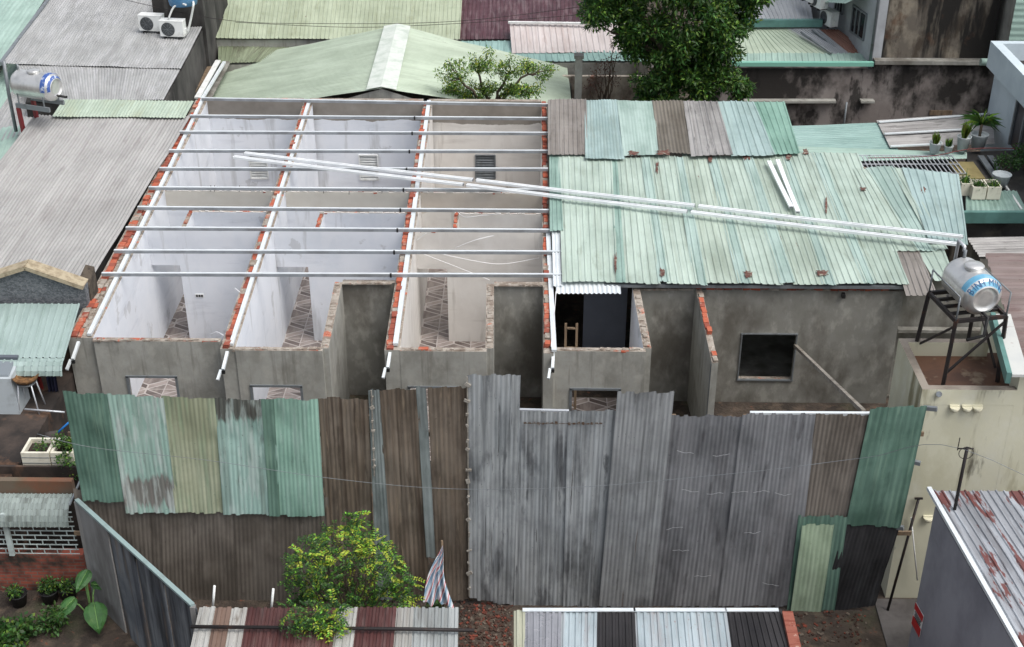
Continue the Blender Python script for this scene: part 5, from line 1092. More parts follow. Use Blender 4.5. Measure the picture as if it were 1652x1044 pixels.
# ---- right rear
MOLD = mat('mouldy stucco', C(104,97,88), [(C(144,135,120), .8, (1.3,1.3,1.0), .48,.60), (C(60,50,40), .8, (1.5,1.5,.7), .50,.60), (C(28,26,24), .98, (.85,.85,.13), .44,.51), (C(96,66,46), .6, (1.1,1.1,1.1), .56,.68), (C(28,26,25), .8, (3,3,1), .62,.72)], rough=.95, bump=(6,.4,.03))
ry = 42.0
mh = thing('mouldy_building', 'tall stucco building blackened by mould with window on its grey side', 'building', (P(1500,100,y=ry).x,ry,0))
xm0, xm1 = P(1408,95,y=ry).x, P(1598,95,y=ry).x; zt = 8.5
mb = MB(); mb.prism([Vector((xm0,ry,zt)),Vector((xm1,ry,zt)),Vector((xm1,ry+6,zt)),Vector((xm0,ry+6,zt))], P(1500,97,y=ry).z, m=0); 
o = mb.build('wall', [MOLD], mh)
sA = Vector((xm0-.02, ry-.02, 0)); sB = P(1338,42,z=2.6); sB.z = 0; sdv = (sB-sA).normalized(); snv = Vector((sdv.y,-sdv.x,0)); snv = -snv if snv.y > 0 else snv
sB = sA+sdv*8
mb = MB(); q_ = [sA, sA-snv*.1+Vector((.2,0,0)), sB-snv*.1, sB]; mb.prism([Vector((p.x,p.y,8.45)) for p in q_], 0); sw = mb.build('side_wall', mat('pale grey side render', C(176,180,184), [(C(140,142,146), .7, (1,1,1), .42,.65), (C(80,76,72), .6, (2,2,.4), .62,.74)], rough=.9), mh)
zl_ = P(1500,97,y=ry).z
mb = MB(); LWM = [mat('mouldy lower stucco', C(128,120,116), [(C(150,144,140), .6, (.8,.8,.8), .45,.62), (C(36,33,31), .96, (.5,.5,.4), .44,.54), (C(30,28,26), .85, (2.5,2.5,1), .54,.64)], rough=.95, bump=(6,.4,.03))]
for xa_, xb_, zt2 in ((P(1200,105,y=ry).x-3, xm0-.001, P(1300,108,y=ry).z), (xm0, xm1+.15, zl_)):
    mb = MB(); mb.prism([Vector((xa_,ry-.16,zt2)),Vector((xb_,ry-.16,zt2)),Vector((xb_,ry+.5,zt2)),Vector((xa_,ry+.5,zt2))], 0); mb.build('wall', LWM, mh)
mb = MB(); mb.box(((xm0+xm1)/2+.05, ry-.2, zl_+.02), (xm1-xm0+.1, .34, .12)); mb.build('ledge', M['concd'], mh)
for (u0,u1,v) in ((1200,1348,163),(1388,1410,163)):
    a_ = P(u0,v,y=ry-.3); b_ = P(u1,v,y=ry-.3); mb = MB(); mb.bar(a_, b_, .25, .07); mb.build('ledge', M['conc'], mh)
mb = MB(); a_ = P(1366,165,y=ry-.4); mb.tube([(a_.x,a_.y,0),a_], .035, 7); mb.build('down_pipe', M['gsteel'], mh)
mb = MB(); a_ = P(1500,178,y=ry-.17); b_ = P(1535,186,y=ry-.17); mb.box(((a_.x+b_.x)/2,ry-.17,(a_.z+b_.z)/2),(b_.x-a_.x,.04,a_.z-b_.z)); mb.build('grille', M['wood'], mh)
mb = MB(); mb.tube([(xm0-.1,ry-.1,zl_-.3),(xm0-.1,ry-.1,zt)], .05, 8); mb.build('down_pipe', M['gsteel'], mh)
# window and mint awning in the side wall
def SW(u, v, off=0.0):
    d = ray(u, v); t = ((sA+snv*off)-Vector((0,0,CH))).dot(snv)/d.dot(snv); return Vector((0,0,CH))+d*t
for (u0,v0,u1,v1) in ((1373,50,1394,8),(1348,14,1360,-12)):
    w0, w1 = SW(u0,v0), SW(u1,v0+ (u1-u0)*.6); zlo = w0.z; zhi = SW(u0+4, v1).z
    w1 = Vector((w1.x,w1.y,zlo)); mb = MB(); cc = (w0+w1)/2; L_ = (w1-w0).length
    Rm = Matrix((sdv, snv, Vector((0,0,1)))).transposed()
    mb.box(Vector((cc.x,cc.y,(zlo+zhi)/2))+snv*.012, (L_,.02,zhi-zlo), 0, Rm); wn_ = mb.build('window', mat('dark window glass', C(30,32,36), rough=.15), mh)
    mb = MB()
    for t_ in (-.5,-.1,.2,.5): mb.box(Vector((cc.x,cc.y,(zlo+zhi)/2))+snv*.03+sdv*L_*t_, (.05,.05,zhi-zlo), 0, Rm)
    for z_ in (zlo,zhi): mb.box(Vector((cc.x,cc.y,z_))+snv*.034, (L_+.06,.06,.05), 0, Rm)
    mb.build('window_frame', M['gsteel'], wn_)
aw0, aw1 = SW(1350,-16), SW(1404,-14); sheet('awning', [aw0+snv*.8-Vector((0,0,.35)), aw1+snv*.8-Vector((0,0,.35)), aw1, aw0], M['n_mint2'], mh, pitch=.2, amp=.01, nv=2, warp=0)
r1 = flat_roof('small_green_roof_house', 'low building with faded green tin roof and teal fascia right of the big tree', 'house',
  [((1180,88,2.42),(1340,88,2.42),(1270,46,2.8),(1180,46,2.8),'h_green'),((1338,88,2.43),(1372,88,2.43),(1320,47,2.82),(1268,46,2.81),'h_grey',.1),((1370,86,2.42),(1404,86,2.42),(1352,48,2.80),(1318,48,2.8),'h_rustb',.1),((1180,100,2.36),(1406,100,2.36),(1402,86,2.45),(1180,86,2.45),'n_mint2')], M['conc'])
mb = MB(); mb.bar(P(1180,103,y=41.75), P(1409,103,y=41.75), .16, .13); mb.build('fascia_gutter', mat('mint fascia', C(128,186,168), rough=.5), r1)
for u0,v0,u1,v1 in ((1292,52,1342,86),(1310,48,1350,78)):
    mb = MB(); mb.tube([P(u0,v0,z=2.86),P(u1,v1,z=2.5)], .04, 7); mb.build('roof_pipe', M['gsteel'], r1)
r2 = flat_roof('grey_ribbed_roof_house', 'house with light grey ribbed roof and dark teal gutter at the top', 'house', [((1200,32,3.1),(1312,32,3.1),(1300,-40,3.6),(1150,-40,3.6),'h_grey')], M['conc'])
mb = MB(); mb.bar(P(1195,37,z=3.0), P(1326,37,z=3.0), .2, .24); mb.build('gutter', TEAL, r2)
flat_roof('mint_corner_roof', 'small mint tin roof glimpsed left of the big tree', 'shed', [((957,36,2.9),(1010,36,2.9),(1004,-40,3.4),(957,-40,3.4),'n_mint2')], M['conc'])
flat_roof('pale_roof_house', 'pale grey tin roof glimpsed between the big tree and the ribbed roof', 'house', [((1150,34,2.7),(1226,34,2.7),(1200,-40,3.3),(1150,-40,3.3),'n_grey2')], M['conc'])
a1 = ac(P(1336,42,z=2.9), math.radians(-70), 'weathered cream air conditioner unit bracketed on the grey side wall', w=.7)
a2 = ac(P(1322,16,z=3.5)+Vector((0,.2,0)), math.radians(-70), 'white air conditioner unit farther up beside the grey side wall', w=.7)
a3 = ac(P(1308,6,z=3.6)+Vector((0,.2,0)), math.radians(-70), 'air conditioner unit partly cut by the top edge of the view', w=.7)
# mint clad building far right
cx0 = xm1+.18
mc = thing('mint_clad_building', 'tall building clad in pale mint horizontal tin beside the mouldy stucco', 'building', (cx0+2.5,40,0))
zc0 = P(1590,108,y=41.2).z
yfc = 41.2
sheet('cladding', [Vector((cx0+6,yfc,2.2)),Vector((cx0+6,yfc,9)),Vector((cx0,yfc,9)),Vector((cx0,yfc,2.2))], M['n_mint2'], mc, pitch=.2, amp=.008, nv=4, warp=.004)
mb = MB(); mb.prism([Vector((cx0+.02,yfc+.1,8.9)),Vector((cx0+6,yfc+.1,8.9)),Vector((cx0+6,46,8.9)),Vector((cx0+.02,46,8.9))], 0); mb.build('wall', M['conc'], mc)
mb = MB(); mb.tube([P(1582,100,y=41),P(1612,101,y=41)], .12, 10); mb.build('gutter', M['n_mint2'], mc)
# white building with dark door, far right
wb = thing('white_corner_building', 'white blue house with parapet roof and tall dark door overlooking potted plants', 'building', P(1640,200,z=0))
yc0 = 37.6; xw = P(1592,187,y=yc0).x; zt_ = P(1615,95,y=yc0).z
WHT = mat('pale blue white render', C(196,208,214), [(C(170,184,192), .6, (1,1,1), .42,.65), (C(130,140,146), .4, (1.5,1.5,.4), .6,.72)], rough=.85)
mb = MB(); mb.prism([Vector((xw,yc0,zt_)),Vector((xw+6,yc0,zt_)),Vector((xw+6,yc0-9,zt_)),Vector((xw,yc0-9,zt_))], 0, mt=1); wbw = mb.build('wall', [WHT, mat('black roof felt', C(48,44,44), [(C(90,84,80), .5, (2,2,2), .5,.7)], rough=.9)], wb)
mb = MB(); mb.prism([Vector((xw-.25,yc0+.1,zt_+.5)),Vector((xw+.02,yc0+.1,zt_+.5)),Vector((xw+.02,yc0-9,zt_+.5)),Vector((xw-.25,yc0-9,zt_+.5))], zt_-.25); mb.build('parapet', [WHT], wb)
mb = MB(); mb.prism([Vector((xw+.021,yc0+.1,zt_+.5)),Vector((xw+6,yc0+.1,zt_+.5)),Vector((xw+6,yc0-.15,zt_+.5)),Vector((xw+.021,yc0-.15,zt_+.5))], zt_); mb.build('parapet', [WHT], wb)
dA, dB = P(1625,252,x=xw-.02), P(1640,170,x=xw-.02); 
TZ = 2.3
yd0 = P(1622,250,x=xw-.02).y
mb = MB(); mb.box((xw-.01,yd0-.95,TZ+1.05),(.05,1.5,2.1)); dr = mb.build('door', mat('dark door glass', C(46,48,54), rough=.3), wb)
mb = MB()
for yy_ in (yd0-.2,yd0-.95,yd0-1.7): mb.bar((xw-.05,yy_,TZ),(xw-.05,yy_,TZ+2.12), .08, .07, up=(1,0,0))
mb.bar((xw-.054,yd0-.16,TZ+2.1),(xw-.054,yd0-1.74,TZ+2.1), .08, .08); mb.build('door_frame', M['gsteel'], dr)
# terrace of tin roofs right of the green roof
def TP(u, v, dz=0): return P(u, v, z=TZ+dz)
tt = thing('rear_terrace_roof', 'low mint and grey tin roofs with metal grating between green roof and white house', 'roof', TP(1450,240)*1)
sheet('roof_sheet', [TP(1275,252,.0),TP(1270,203,.05),TP(1430,198,.05),TP(1450,244,.0)], M['h_teal'], tt, pitch=.14, amp=.01, prof='rib', nv=6, warp=.006)
sheet('roof_sheet', [TP(1436,238,.06),TP(1414,194,.1),TP(1600,182,.12),TP(1605,232,.08)], M['g_pink'], tt, pitch=.11, amp=.014, nv=6, warp=.006)
for (u0,v0,u1,v1) in ((1418,197,1592,184),(1427,216,1570,208),(1437,236,1500,233)):
    mb = MB(); mb.bar(TP(u0,v0,.14), TP(u1,v1,.16), .09, .03); mb.build('batten', M['galvw'], tt)
sheet('roof_sheet', [TP(1288,262,.03),TP(1284,236,.06),TP(1560,246,.04),TP(1560,256,.02)], M['n_mint2'], tt, pitch=.12, amp=.008, nv=4, warp=.003)
mb = MB(); n_ = 22
for k in range(n_+1):
    t = k/n_; a_ = TP(1383+t*152,251,.03); b_ = TP(1383+t*152+16+8*t,281,.03); mb.bar(a_, b_, .022, .03)
for v in (251,265,280): mb.bar(TP(1383+(v-251)*.55,v,.05), TP(1537+(v-251)*.8,v,.05), .02, .03)
mb.build('steel_grating', M['galv'], tt)
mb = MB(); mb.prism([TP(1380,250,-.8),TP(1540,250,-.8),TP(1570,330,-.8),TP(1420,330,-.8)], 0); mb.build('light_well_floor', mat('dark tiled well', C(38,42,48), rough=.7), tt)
mb = MB(); mb.prism([TP(1531,261,.0),TP(1570,261,.0),TP(1590,288,.0),TP(1552,288,.0)], TZ-.1); mb.build('tan_panel', mat('tan ply', C(150,138,92), [(C(120,108,70), .6, (2,2,2), .4,.6)], rough=.8), tt)
mb = MB(); mb.prism([TP(1560,245,-.06),TP(1700,240,-.06),TP(1800,345,-.06),TP(1560,345,-.06)], 0); mb.build('terrace_slab', mat('dark terrace slab', C(70,68,66), [(C(44,42,40), .8, (1.5,1.5,1.5), .42,.62), (C(110,104,92), .4, (2,2,2), .56,.7)], rough=.85), tt)
sheet('roof_sheet', [TP(1558,345,.05),TP(1660,345,.05),TP(1640,308,.1),TP(1558,306,.1)], M['g_teal'], tt, pitch=.13, amp=.014, nv=4, warp=.004)
mb = MB(); mb.bar(TP(1552,350,-.04), TP(1700,350,-.04), .12, .3); mb.build('gutter', TEAL, tt)
for k,(u0,v0,u1,v1) in enumerate(((1582,252,1610,292),(1597,252,1624,290),(1622,300,1648,338))):
    mb = MB(); mb.bar(TP(u0,v0,.06), TP(u1,v1,.06), .16 if k < 2 else .05, .05); mb.build('channel', M['gsteel'] if k < 2 else M['white'], tt)
cable([TP(1400,255,.35), TP(1500,252,.4), TP(1570,240,.5), TP(1652,240,.5), TP(1750,242,.5)], .012, None, 'red_cable', mat('red cable', C(110,50,50), rough=.6)); tag(bpy.data.objects['red_cable'], 'dark red cable stretched over the grating and the potted plants', 'cable')
# dark gap wall, grey roof and brown roof below the terrace
dw = thing('dark_side_wall', 'dark stained wall under the teal gutter at the right edge', 'wall', TP(1610,370)); yy = P(1600,352,z=TZ-.2).y
mb = MB(); mb.box((P(1600,370,y=yy).x+1,yy+.1,1.1),(5,.1,2.2)); mb.build('wall_face', MOLD, dw)
flat_roof('grey_wave_lean_to', 'grey rippled tin lean-to roof behind the steel tank', 'shed', [((1580,414,2.35),(1560,384,2.4),(1720,380,2.4),(1740,414,2.35),'g_pink',.13)], M['concd'], prof='sine', amp=.02)
M['ribbrown'] = tin('brown grey wide rib tin', (140,126,122), dark=(92,62,60), st=.45, rough=.6)
flat_roof('brown_ribbed_roof', 'wide brown grey boxed rib roof at the right edge by the tank', 'roof', [((1655,600,DZ+.47),(1590,408,DZ+.5),(1790,408,DZ+.6),(1880,600,DZ+.55),'ribbrown',.36)], M['concd'], prof='box', amp=.03, wall_=False)
# grey wall right of the big room, behind the deck
gw = thing('grey_back_wall', 'smooth dark grey wall with ledge behind the tank deck', 'wall', (P(1500,500,y=25.7).x,25.7,0))
a_ = P(1457,480,y=25.7); mb = MB(); mb.box((a_.x+2.0,25.8,1.5),(4.0,.15,3.0)); mb.build('wall_face', M['concd'], gw)
mb = MB(); a_ = P(1452,533,y=25.55); mb.box((a_.x+1.4,25.58,a_.z),(2.9,.16,.07)); mb.build('ledge', M['concd'], gw)
# ================================================================ trees and plants
LM = [LF['dk'],LF['md'],LF['lt'],LF['yl']]
def big_tree():
    r = random.Random(77); c0 = P(1090,60,y=39.6); t = thing('broadleaf_tree', 'large dense dark green tree rising behind the mint sheets', 'tree', (c0.x,c0.y,0))
    tr_ = MB(); ends = []
    top = Vector((c0.x,c0.y,3.2)); limb(tr_, (c0.x,c0.y,0), top, .2, .14, r); lv = MB()
    px_ = 39.6/2150*1.06
    cen = []
    for k in range(150):
        while True:
            x, y, z = r.uniform(-1,1), r.uniform(-1,1), r.uniform(-1,1)
            if .25 < x*x+y*y+z*z < 1: break
        cen.append(Vector((c0.x+.12+x*2.2, c0.y+y*1.5, 4.9+z*2.35)))
    cen = [c for c in cen if not (c.z < 3.2 and abs(c.x-c0.x) > 1.9)]
    for k in range(26): cen.append(Vector((c0.x-1.4+r.uniform(-1.25,.2), c0.y+r.uniform(-.8,.8), 5.4+r.uniform(-.9,.6))))
    for k in range(46): cen.append(Vector((c0.x+r.uniform(-1.2,2.2), c0.y+r.uniform(-1.2,.6), r.uniform(2.0,3.6))))
    for k in range(20): cen.append(Vector((c0.x+1.7+r.uniform(-.4,.9), c0.y+r.uniform(-.8,.8), 5.9+r.uniform(-.6,.8))))
    for c in cen: clump(lv, c, r.uniform(.26,.5), 230, .17, .066, r, (4,5,1.6,0))
    for c in cen[::9]: limb(tr_, top, c, .07, .02, r)
    tr_.build('trunk', BARK, t); lv.build('crown', LM, t)
big_tree()
def airy_tree():
    r = random.Random(5); b = P(795,200,y=36.8); t = thing('airy_tree', 'small open crowned tree with bare visible branches before the green gable', 'tree', (b.x,b.y,0))
    base = Vector((b.x,b.y,.0)); fk = P(792,175,y=36.9); tr_ = MB(); lv = MB(); limb(tr_, base, fk, .11, .09, r)
    mains = {(742,128):[(712,118),(722,98),(742,100),(735,112),(718,132),(752,118)], (772,118):[(768,92),(785,86),(776,100),(795,96),(757,104),(790,110)], (822,118):[(812,104),(822,96),(838,106),(800,118),(832,118)],
             (852,120):[(850,98),(862,104),(884,110),(870,122),(893,114),(845,108)], (738,146):[(705,148),(718,152),(735,138),(750,150),(728,142)], (782,144):[(765,140),(790,138),(775,155),(800,150)], (826,142):[(812,150),(835,150),(850,142),(822,134),(862,150),(870,140)]}
    for (u,v), tips in mains.items():
        m0 = P(u,v,y=36.9+r.uniform(-.5,.5)); limb(tr_, fk, m0, .055, .03, r, 6, .12)
        for (tu,tv) in tips:
            c = P(tu,tv,y=m0.y+r.uniform(-.4,.4)); limb(tr_, m0, c, .024, .008, r, 5, .14)
            low = tv > 132
            for _ in range(6 if low else 4):
                cc = c.lerp(m0, r.uniform(0,.5))+rdir(r)*.15; clump(lv, cc, .15, 44, .09, .034, r, (.6,4,5,1.2))
    for _ in range(30): clump(lv, P(r.uniform(730,852), r.uniform(146,172), y=36.9+r.uniform(-.5,.5)), .17, 40, .09, .034, r, (1.5,5,3,.4))
    tr_.build('trunk', BARK, t); lv.build('crown', LM, t)
airy_tree()
def dead_shrub():
    r = random.Random(8); b = P(975,150,y=40.6); t = thing('withered_shrub', 'reddish brown withered shrub left of the big tree trunk', 'shrub', (b.x,b.y,.0)); tr_ = MB(); lv = MB()
    for (u,v) in ((962,112),(975,104),(985,98),(995,90),(958,128),(972,126),(985,118),(950,138),(990,130),(965,142),(992,70)):
        c = P(u,v,y=40.6+r.uniform(-.3,.3)); limb(tr_, (b.x,b.y,.8), c, .03, .012, r); clump(lv, c, .24, 60, .08, .035, r, (1,))
    tr_.build('stem', BARK, t); lv.build('foliage', [LF['br']], t)
dead_shrub()
def bush():
    r = random.Random(21); Y = 17.45; b = P(565,1010,y=Y); t = thing('leafy_bush', 'bright yellow green leafy bush growing between hoarding and striped shed', 'bush', (b.x,b.y,0)); tr_ = MB(); lv = MB()
    root = Vector((b.x,Y,0.02))
    blobs = [(500,905,.28),(480,925,.2),(520,890,.22),(540,860,.2),(565,850,.2),(580,835,.12),(590,862,.18),(560,885,.3),(600,890,.28),(620,905,.25),(640,925,.25),(655,945,.18),(610,930,.35),(575,925,.38),(535,930,.38),(500,940,.3),(480,965,.25),(520,965,.35),(560,960,.35),(600,960,.3),(635,965,.22),(655,965,.12),(475,990,.18),(500,990,.2),(540,990,.2),(520,1005,.14),(515,1022,.09),(505,998,.14),(530,1000,.14),(545,1003,.1),(590,985,.2),(560,985,.15),(478,900,.1),(505,870,.12),(610,880,.15)]
    for (u,v,rad) in blobs:
        yy = Y+r.uniform(-.7,.5); 
        if v > 985: yy = Y-2.15
        c = P(u,v,y=yy); up = max(0,(950-v)/110)
        limb(tr_, root, c, .022, .006, r, 6, .06)
        k = int(22*rad/.25)+3
        for _ in range(k):
            q = c+rdir(r)*rad*(r.random()**.4); d0 = (rdir(r)+Vector((0,-.3,-.1))+ (q-c).normalized()).normalized(); Ls = r.uniform(.14,.28); wy_ = r.random() < .12+up*.35+(.25 if v > 990 else 0)
            # compound leaf: paired leaflets along a short stalk
            for j in range(6):
                pp = q+d0*Ls*j/6+Vector((0,0,-.05*(j/6)**2)); sd = d0.cross(Vector((0,0,1))).normalized()
                for s in (1,-1): leaf(lv, pp, (sd*s+d0*.5+Vector((0,0,-.15))+rdir(r)*.2).normalized(), (Vector((0,0,1))+rdir(r)*.5).normalized(), r.uniform(.045,.075), .032, (r.choices((2,3),(1,2))[0] if wy_ else r.choices((0,1,2),(4,4,1))[0]))
    tr_.build('stem', BARK, t); lv.build('foliage', [LF['dk'],LF['md'],leafmat('fresh leaf',(124,172,58)),leafmat('golden leaf',(172,184,66))], t)
bush()
# striped tarpaulin draped over a stake
def stripes():
    m = bpy.data.materials.new('striped tarpaulin'); m.use_nodes = True; nt = m.node_tree; N = nt.nodes; L = nt.links; b = N['Principled BSDF']; tc = N.new('ShaderNodeTexCoord'); sp = N.new('ShaderNodeSeparateXYZ'); L.new(tc.outputs['UV'], sp.inputs[0])
    mm = N.new('ShaderNodeMath'); mm.operation = 'FRACT'; L.new(sp.outputs[0], mm.inputs[0]); cr = N.new('ShaderNodeValToRGB'); cr.color_ramp.interpolation = 'CONSTANT'; e = cr.color_ramp.elements
    e[0].position = 0; e[0].color = C(226,226,230); e[1].position = .25; e[1].color = C(204,124,130)
    for p_, c_ in ((.42,(226,226,230)),(.55,(122,156,182)),(.8,(176,198,212))): x = e.new(p_); x.color = C(*c_)
    L.new(mm.outputs[0], cr.inputs[0]); L.new(cr.outputs[0], b.inputs['Base Color']); b.inputs['Roughness'].default_value = .6; return m
tp_ = thing('striped_tarpaulin', 'striped blue, red and white sheet hung to a point against brown hoarding', 'tarpaulin', P(710,985,z=0)); Yc = 18.0; ap = P(712,879,y=Yc+.2)
mb = MB(); nU, nV = 36, 14
def cl(i, j):
    s = i/nU; t = j/nV; e_ = P(683+s*50, 968+14*math.sin(s*9)*.4+s*14, y=Yc-.15+.12*math.sin(s*3.1)); p = ap.lerp(e_, t); p.x += .03*math.sin(t*6+1)*(1-t); p += Vector((0,-1,0))*.06*math.sin(s*21+t*2)*t**.7+Vector((-.05*math.sin(t*3.1),0,0)); return p
for i in range(nU):
    for j in range(nV):
        f_ = [(i,j),(i,j+1),(i+1,j+1),(i+1,j)]; mb.face([cl(*q) for q in f_], 0, [((a_/nU*4.6*(.3+b_/nV*.7)+b_/nV*2.0), b_/nV) for a_,b_ in f_], True)
mb.build('cloth', stripes(), tp_)
mb = MB(); mb.tube([Vector((ap.x,ap.y+.04,0)), ap+Vector((.01,.04,.06))], .02, 6); mb.build('stake', M['wood'], tp_)
# weeds under it and vegetation at lower left
def shrub(u, v, z, blobs, mats, ws, seed, label, cat='plant', name='shrub', L_=.08, W=.045, n_=60, grp=None):
    r = random.Random(seed); b = P(u,v,z=z); t = thing(name, label, cat, b, grp); tr_ = MB(); lv = MB()
    for (dx,dy,dz,rad) in blobs:
        c = b+Vector((dx,dy,dz)); limb(tr_, b, c, .015, .006, r, 4, .06); clump(lv, c, rad, int(n_*rad/.2), L_, W, r, ws)
    tr_.build('stem', BARK, t); lv.build('foliage', [LF[m] for m in mats], t); return t
r = random.Random(3)
shrub(20,1040,0,[(r.uniform(-.55,.35),r.uniform(-.5,.2),r.uniform(.1,.45),.17) for _ in range(24)],('dk','md','lt'),(4,3,.6),31,'broad leafy green shrub in the bottom left corner', L_=.1, W=.07)
shrub(88,1015,0,[(r.uniform(-.2,.2),r.uniform(-.2,.2),r.uniform(.1,.4),.14) for _ in range(9)],('dk','md'),(2,3),32,'small round green shrub between the corner shrub and the broad leaved plant', n_=80)
shrub(703,985,0,[(r.uniform(-.2,.3),r.uniform(-.2,.1),r.uniform(.03,.16),.1) for _ in range(6)],('dk','md'),(1,1),33,'low weeds at the foot of the striped sheet', n_=60)
def pot(t, c, R_, H_, m): 
    mb = MB(); mb.lathe(c, (0,0,1), [(0,R_*.7),(H_*.9,R_*.95),(H_,R_*1.05),(H_*1.0,R_*.92),(H_*.85,R_*.88)], 18); mb.build('pot', m, t)
for i,(u,v,lab) in enumerate(((82,970,'dark plastic pot with mid green bushy plant before the brick base'),(32,975,'black pot with drooping dark plant at the left of the brick base'),(112,965,'small black pot with sparse sprigs nearest the drain pipe'))):
    b = P(u,v,z=0); t = thing('potted_plant', lab, 'potted plant', b, 'dark pots along the brick base'); pot(t, b, .17, .26, M['black']); lv = MB(); rr = random.Random(40+i)
    for k in range(5 if i else 8): clump(lv, b+Vector((rr.uniform(-.12,.12),rr.uniform(-.1,.1),.32+rr.uniform(-.06,.12))), .11, 36, .08, .035, rr, (2,2,1))
    lv.build('foliage', [LF['dk'],LF['md'],LF['lt']], t)
# broad leaved taro
tb_ = P(150,1000,z=0); ta = thing('taro_plant', 'plant with four huge heart shaped green leaves beside the slanting fence', 'plant', tb_); TM_ = mat('taro leaf', C(62,106,52), [(C(48,86,42), .8, (8,8,8), .45,.6), (C(96,130,66), .5, (3,3,3), .56,.66)], rough=.5, bump=(30,.4))
VM = mat('pale leaf vein', C(120,160,92), rough=.6)
for (dx,dy,h_,ang,S) in ((-.02,.12,.95,250,.34),(-.28,-.1,.5,225,.4),(.16,-.2,.45,292,.46),(.05,.25,.6,20,.28),(-.1,.2,.7,160,.3)):
    a_ = math.radians(ang); d = Vector((math.cos(a_),math.sin(a_),-.45)).normalized(); c = tb_+Vector((dx,dy,h_)); sd = d.cross(Vector((0,0,1))).normalized(); nn_ = sd.cross(d)
    mb = MB(); prof = [(-.25,.0,.16),(-.12,.0,.34),(.1,.0,.44),(.35,0,.42),(.6,0,.3),(.82,0,.14),(1.0,0,.0)]; ps = [(c+d*(x*S)-Vector((0,0,.12*S*max(x,0)**2)), w*S) for x,_,w in prof]
    for (p0_,w0),(p1_,w1) in zip(ps, ps[1:]):
        for s in (1,-1):
            q = [p0_, p0_+sd*s*w0*.55+nn_*.05*S, p0_+sd*s*w0-nn_*.02*S]; q_ = [p1_, p1_+sd*s*w1*.55+nn_*.05*S, p1_+sd*s*w1-nn_*.02*S]
            for k in range(2): f_ = [q[k],q_[k],q_[k+1],q[k+1]]; mb.face(f_ if s > 0 else f_[::-1], smooth=True)
    lo = mb.build('leaf', TM_, ta)
    mb = MB(); mb.tube([ps[0][0]+nn_*.008, ps[2][0]+nn_*.008, ps[-2][0]+nn_*.006], .006, 5); 
    mb.build('midrib', VM, lo); mb = MB(); mb.tube([tb_, tb_.lerp(c,.6)+Vector((0,0,.1)), c], .015, 6); mb.build('stalk', VM, lo)
# pot plants on the rear terrace
def blades(t, c, n_, L_, W, r, ms, spread=.35, droop=.0, name='foliage'):
    mb = MB()
    for k in range(n_):
        a_ = r.uniform(0,6.28); d = Vector((math.cos(a_)*spread*r.random(), math.sin(a_)*spread*r.random(), 1)).normalized() if droop == 0 else Vector((math.cos(a_),math.sin(a_),r.uniform(.1,1.6))).normalized()
        l = L_*r.uniform(.6,1.1); s = d.cross(Vector((math.cos(a_+1),math.sin(a_+1),.3))).normalized()*W/2; p = c+Vector((math.cos(a_),math.sin(a_),0))*r.uniform(0,.06)
        m1 = p+d*l*.5; tp = p+d*l-Vector((0,0,droop*l)); mi = r.randrange(len(ms)); mb.face([p-s*.7,p+s*.7,m1+s,m1-s], mi); mb.face([m1-s,m1+s,tp], mi)
    mb.build(name, ms, t)
WP = mat('pale glazed pot', C(182,190,192), [(C(140,146,148), .5, (5,5,5), .45,.65)], rough=.6)
rr = random.Random(6)
for (u,v,R_,H_,n_,L_,lab) in ((1507,246,.17,.3,34,.34,'white pot of short spiky leaves, leftmost on the terrace'),(1529,246,.13,.2,20,.24,'smallest white pot with stubby spikes, second from the left'),(1552,243,.19,.42,30,.5,'tall white pot of upright striped leaves beside the large yucca'),):
    b = TP(u,v,.12); t = thing('potted_plant', lab, 'potted plant', b, 'pots on the rear terrace'); pot(t, b, R_, H_, WP); blades(t, b+Vector((0,0,H_*.85)), n_*2, L_, .05, rr, [leafmat('sansevieria',(110,124,52)),LF['dk'],LF['lt']])
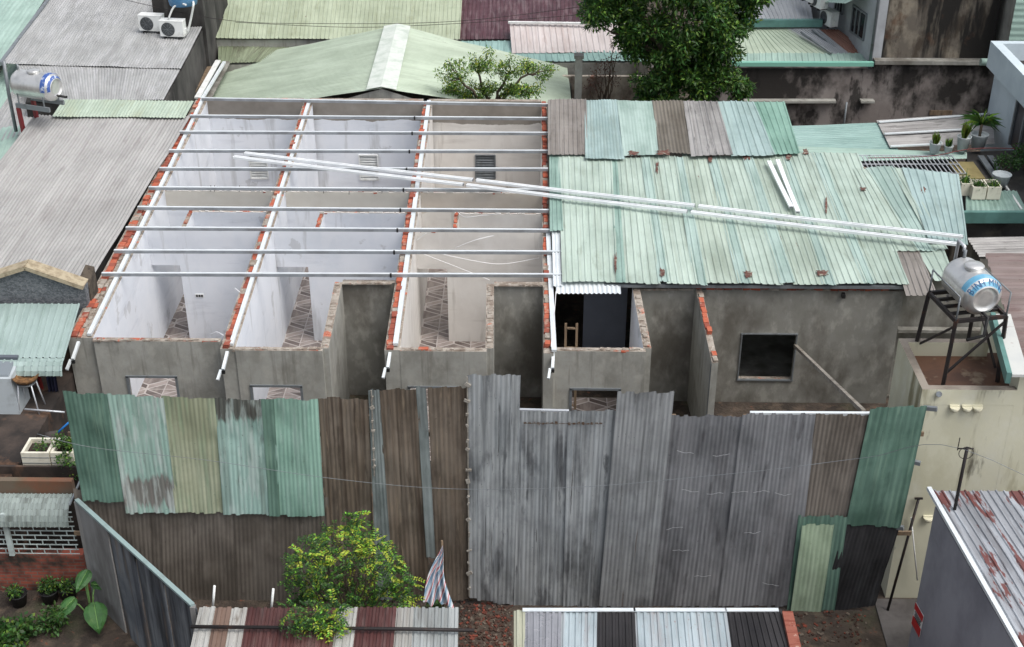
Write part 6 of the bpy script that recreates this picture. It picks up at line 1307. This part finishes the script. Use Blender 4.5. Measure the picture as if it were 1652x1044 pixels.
b = TP(1577,238,.1); t = thing('potted_plant', 'large potted yucca with fountain of long green leaves', 'potted plant', b, 'pots on the rear terrace'); pot(t, b, .24, .4, WP); mb = MB(); mb.tube([b+Vector((0,0,.3)), b+Vector((0,0,.7))], .04, 7); mb.build('trunk', BARK, t); blades(t, b+Vector((0,0,.7)), 90, .68, .07, rr, [LF['md'],LF['lt'],LF['dk']], droop=.3)
for (u,v,lab,sz) in ((1558,316,'polystyrene planter with blue green spiky leaves beside the tin edge',.42),(1578,322,'left of two joined cream planter boxes on the mint roof',.48),(1602,322,'right of two joined cream planter boxes on the mint roof',.48)):
    b = TP(u,v,.1); t = thing('planter_box', lab, 'planter', b, 'cream planter boxes on the rear terrace'); w = .03; mb = MB(); D_ = .5; H_ = .34
    for (cx,cy,sx,sy) in ((0,w/2,sz*.72,w),(0,D_-w/2,sz*.72,w),(-sz*.36+w/2,D_/2,w-.002,D_-2*w-.002),(sz*.36-w/2,D_/2,w-.002,D_-2*w-.002)): mb.box(b+Vector((cx,cy,H_/2)),(sx,sy,H_))
    mb.build('box_shell', M['foam'], t); mb = MB(); mb.box(b+Vector((0,D_/2,H_*.6)),(sz*.72-2*w-.01,D_-2*w-.01,.1)); mb.build('soil', M['soil'], t)
    for k in range(5): blades(t, b+Vector((rr.uniform(-.1,.1),.1+.08*k,H_*.7)), 16, .26 if u > 1560 else .45, .035, rr, [LF['md'],LF['dk'],LF['lt']], spread=.6, name='foliage' ) if k == 0 else None
    lv = MB()
    for k in range(6): clump(lv, b+Vector((rr.uniform(-.1,.1),rr.uniform(.08,.42),H_*.95)), .09, 26, .09, .03, rr, (1,1))
    lv.build('ground_leaves', [LF['dk'],LF['md']], t)
b = TP(1613,300,.02); t = thing('empty_pot', 'round pale grey bowl pot at the end of the cream planters', 'pot', b); pot(t, b, .24, .34, WP)
shrub(1612,285,TZ,[(rr.uniform(-.3,.4),rr.uniform(-.2,.3),rr.uniform(.2,.5),.18) for _ in range(9)],('dk','md'),(3,2),61,'dark leafy shrub behind the round grey bowl pot on the terrace')
shrub(1652,275,TZ,[(rr.uniform(-.3,.4),rr.uniform(-.3,.5),rr.uniform(.3,.8),.2) for _ in range(12)],('dk','md'),(3,2),62,'dark green shrub by the terrace door at the right edge')
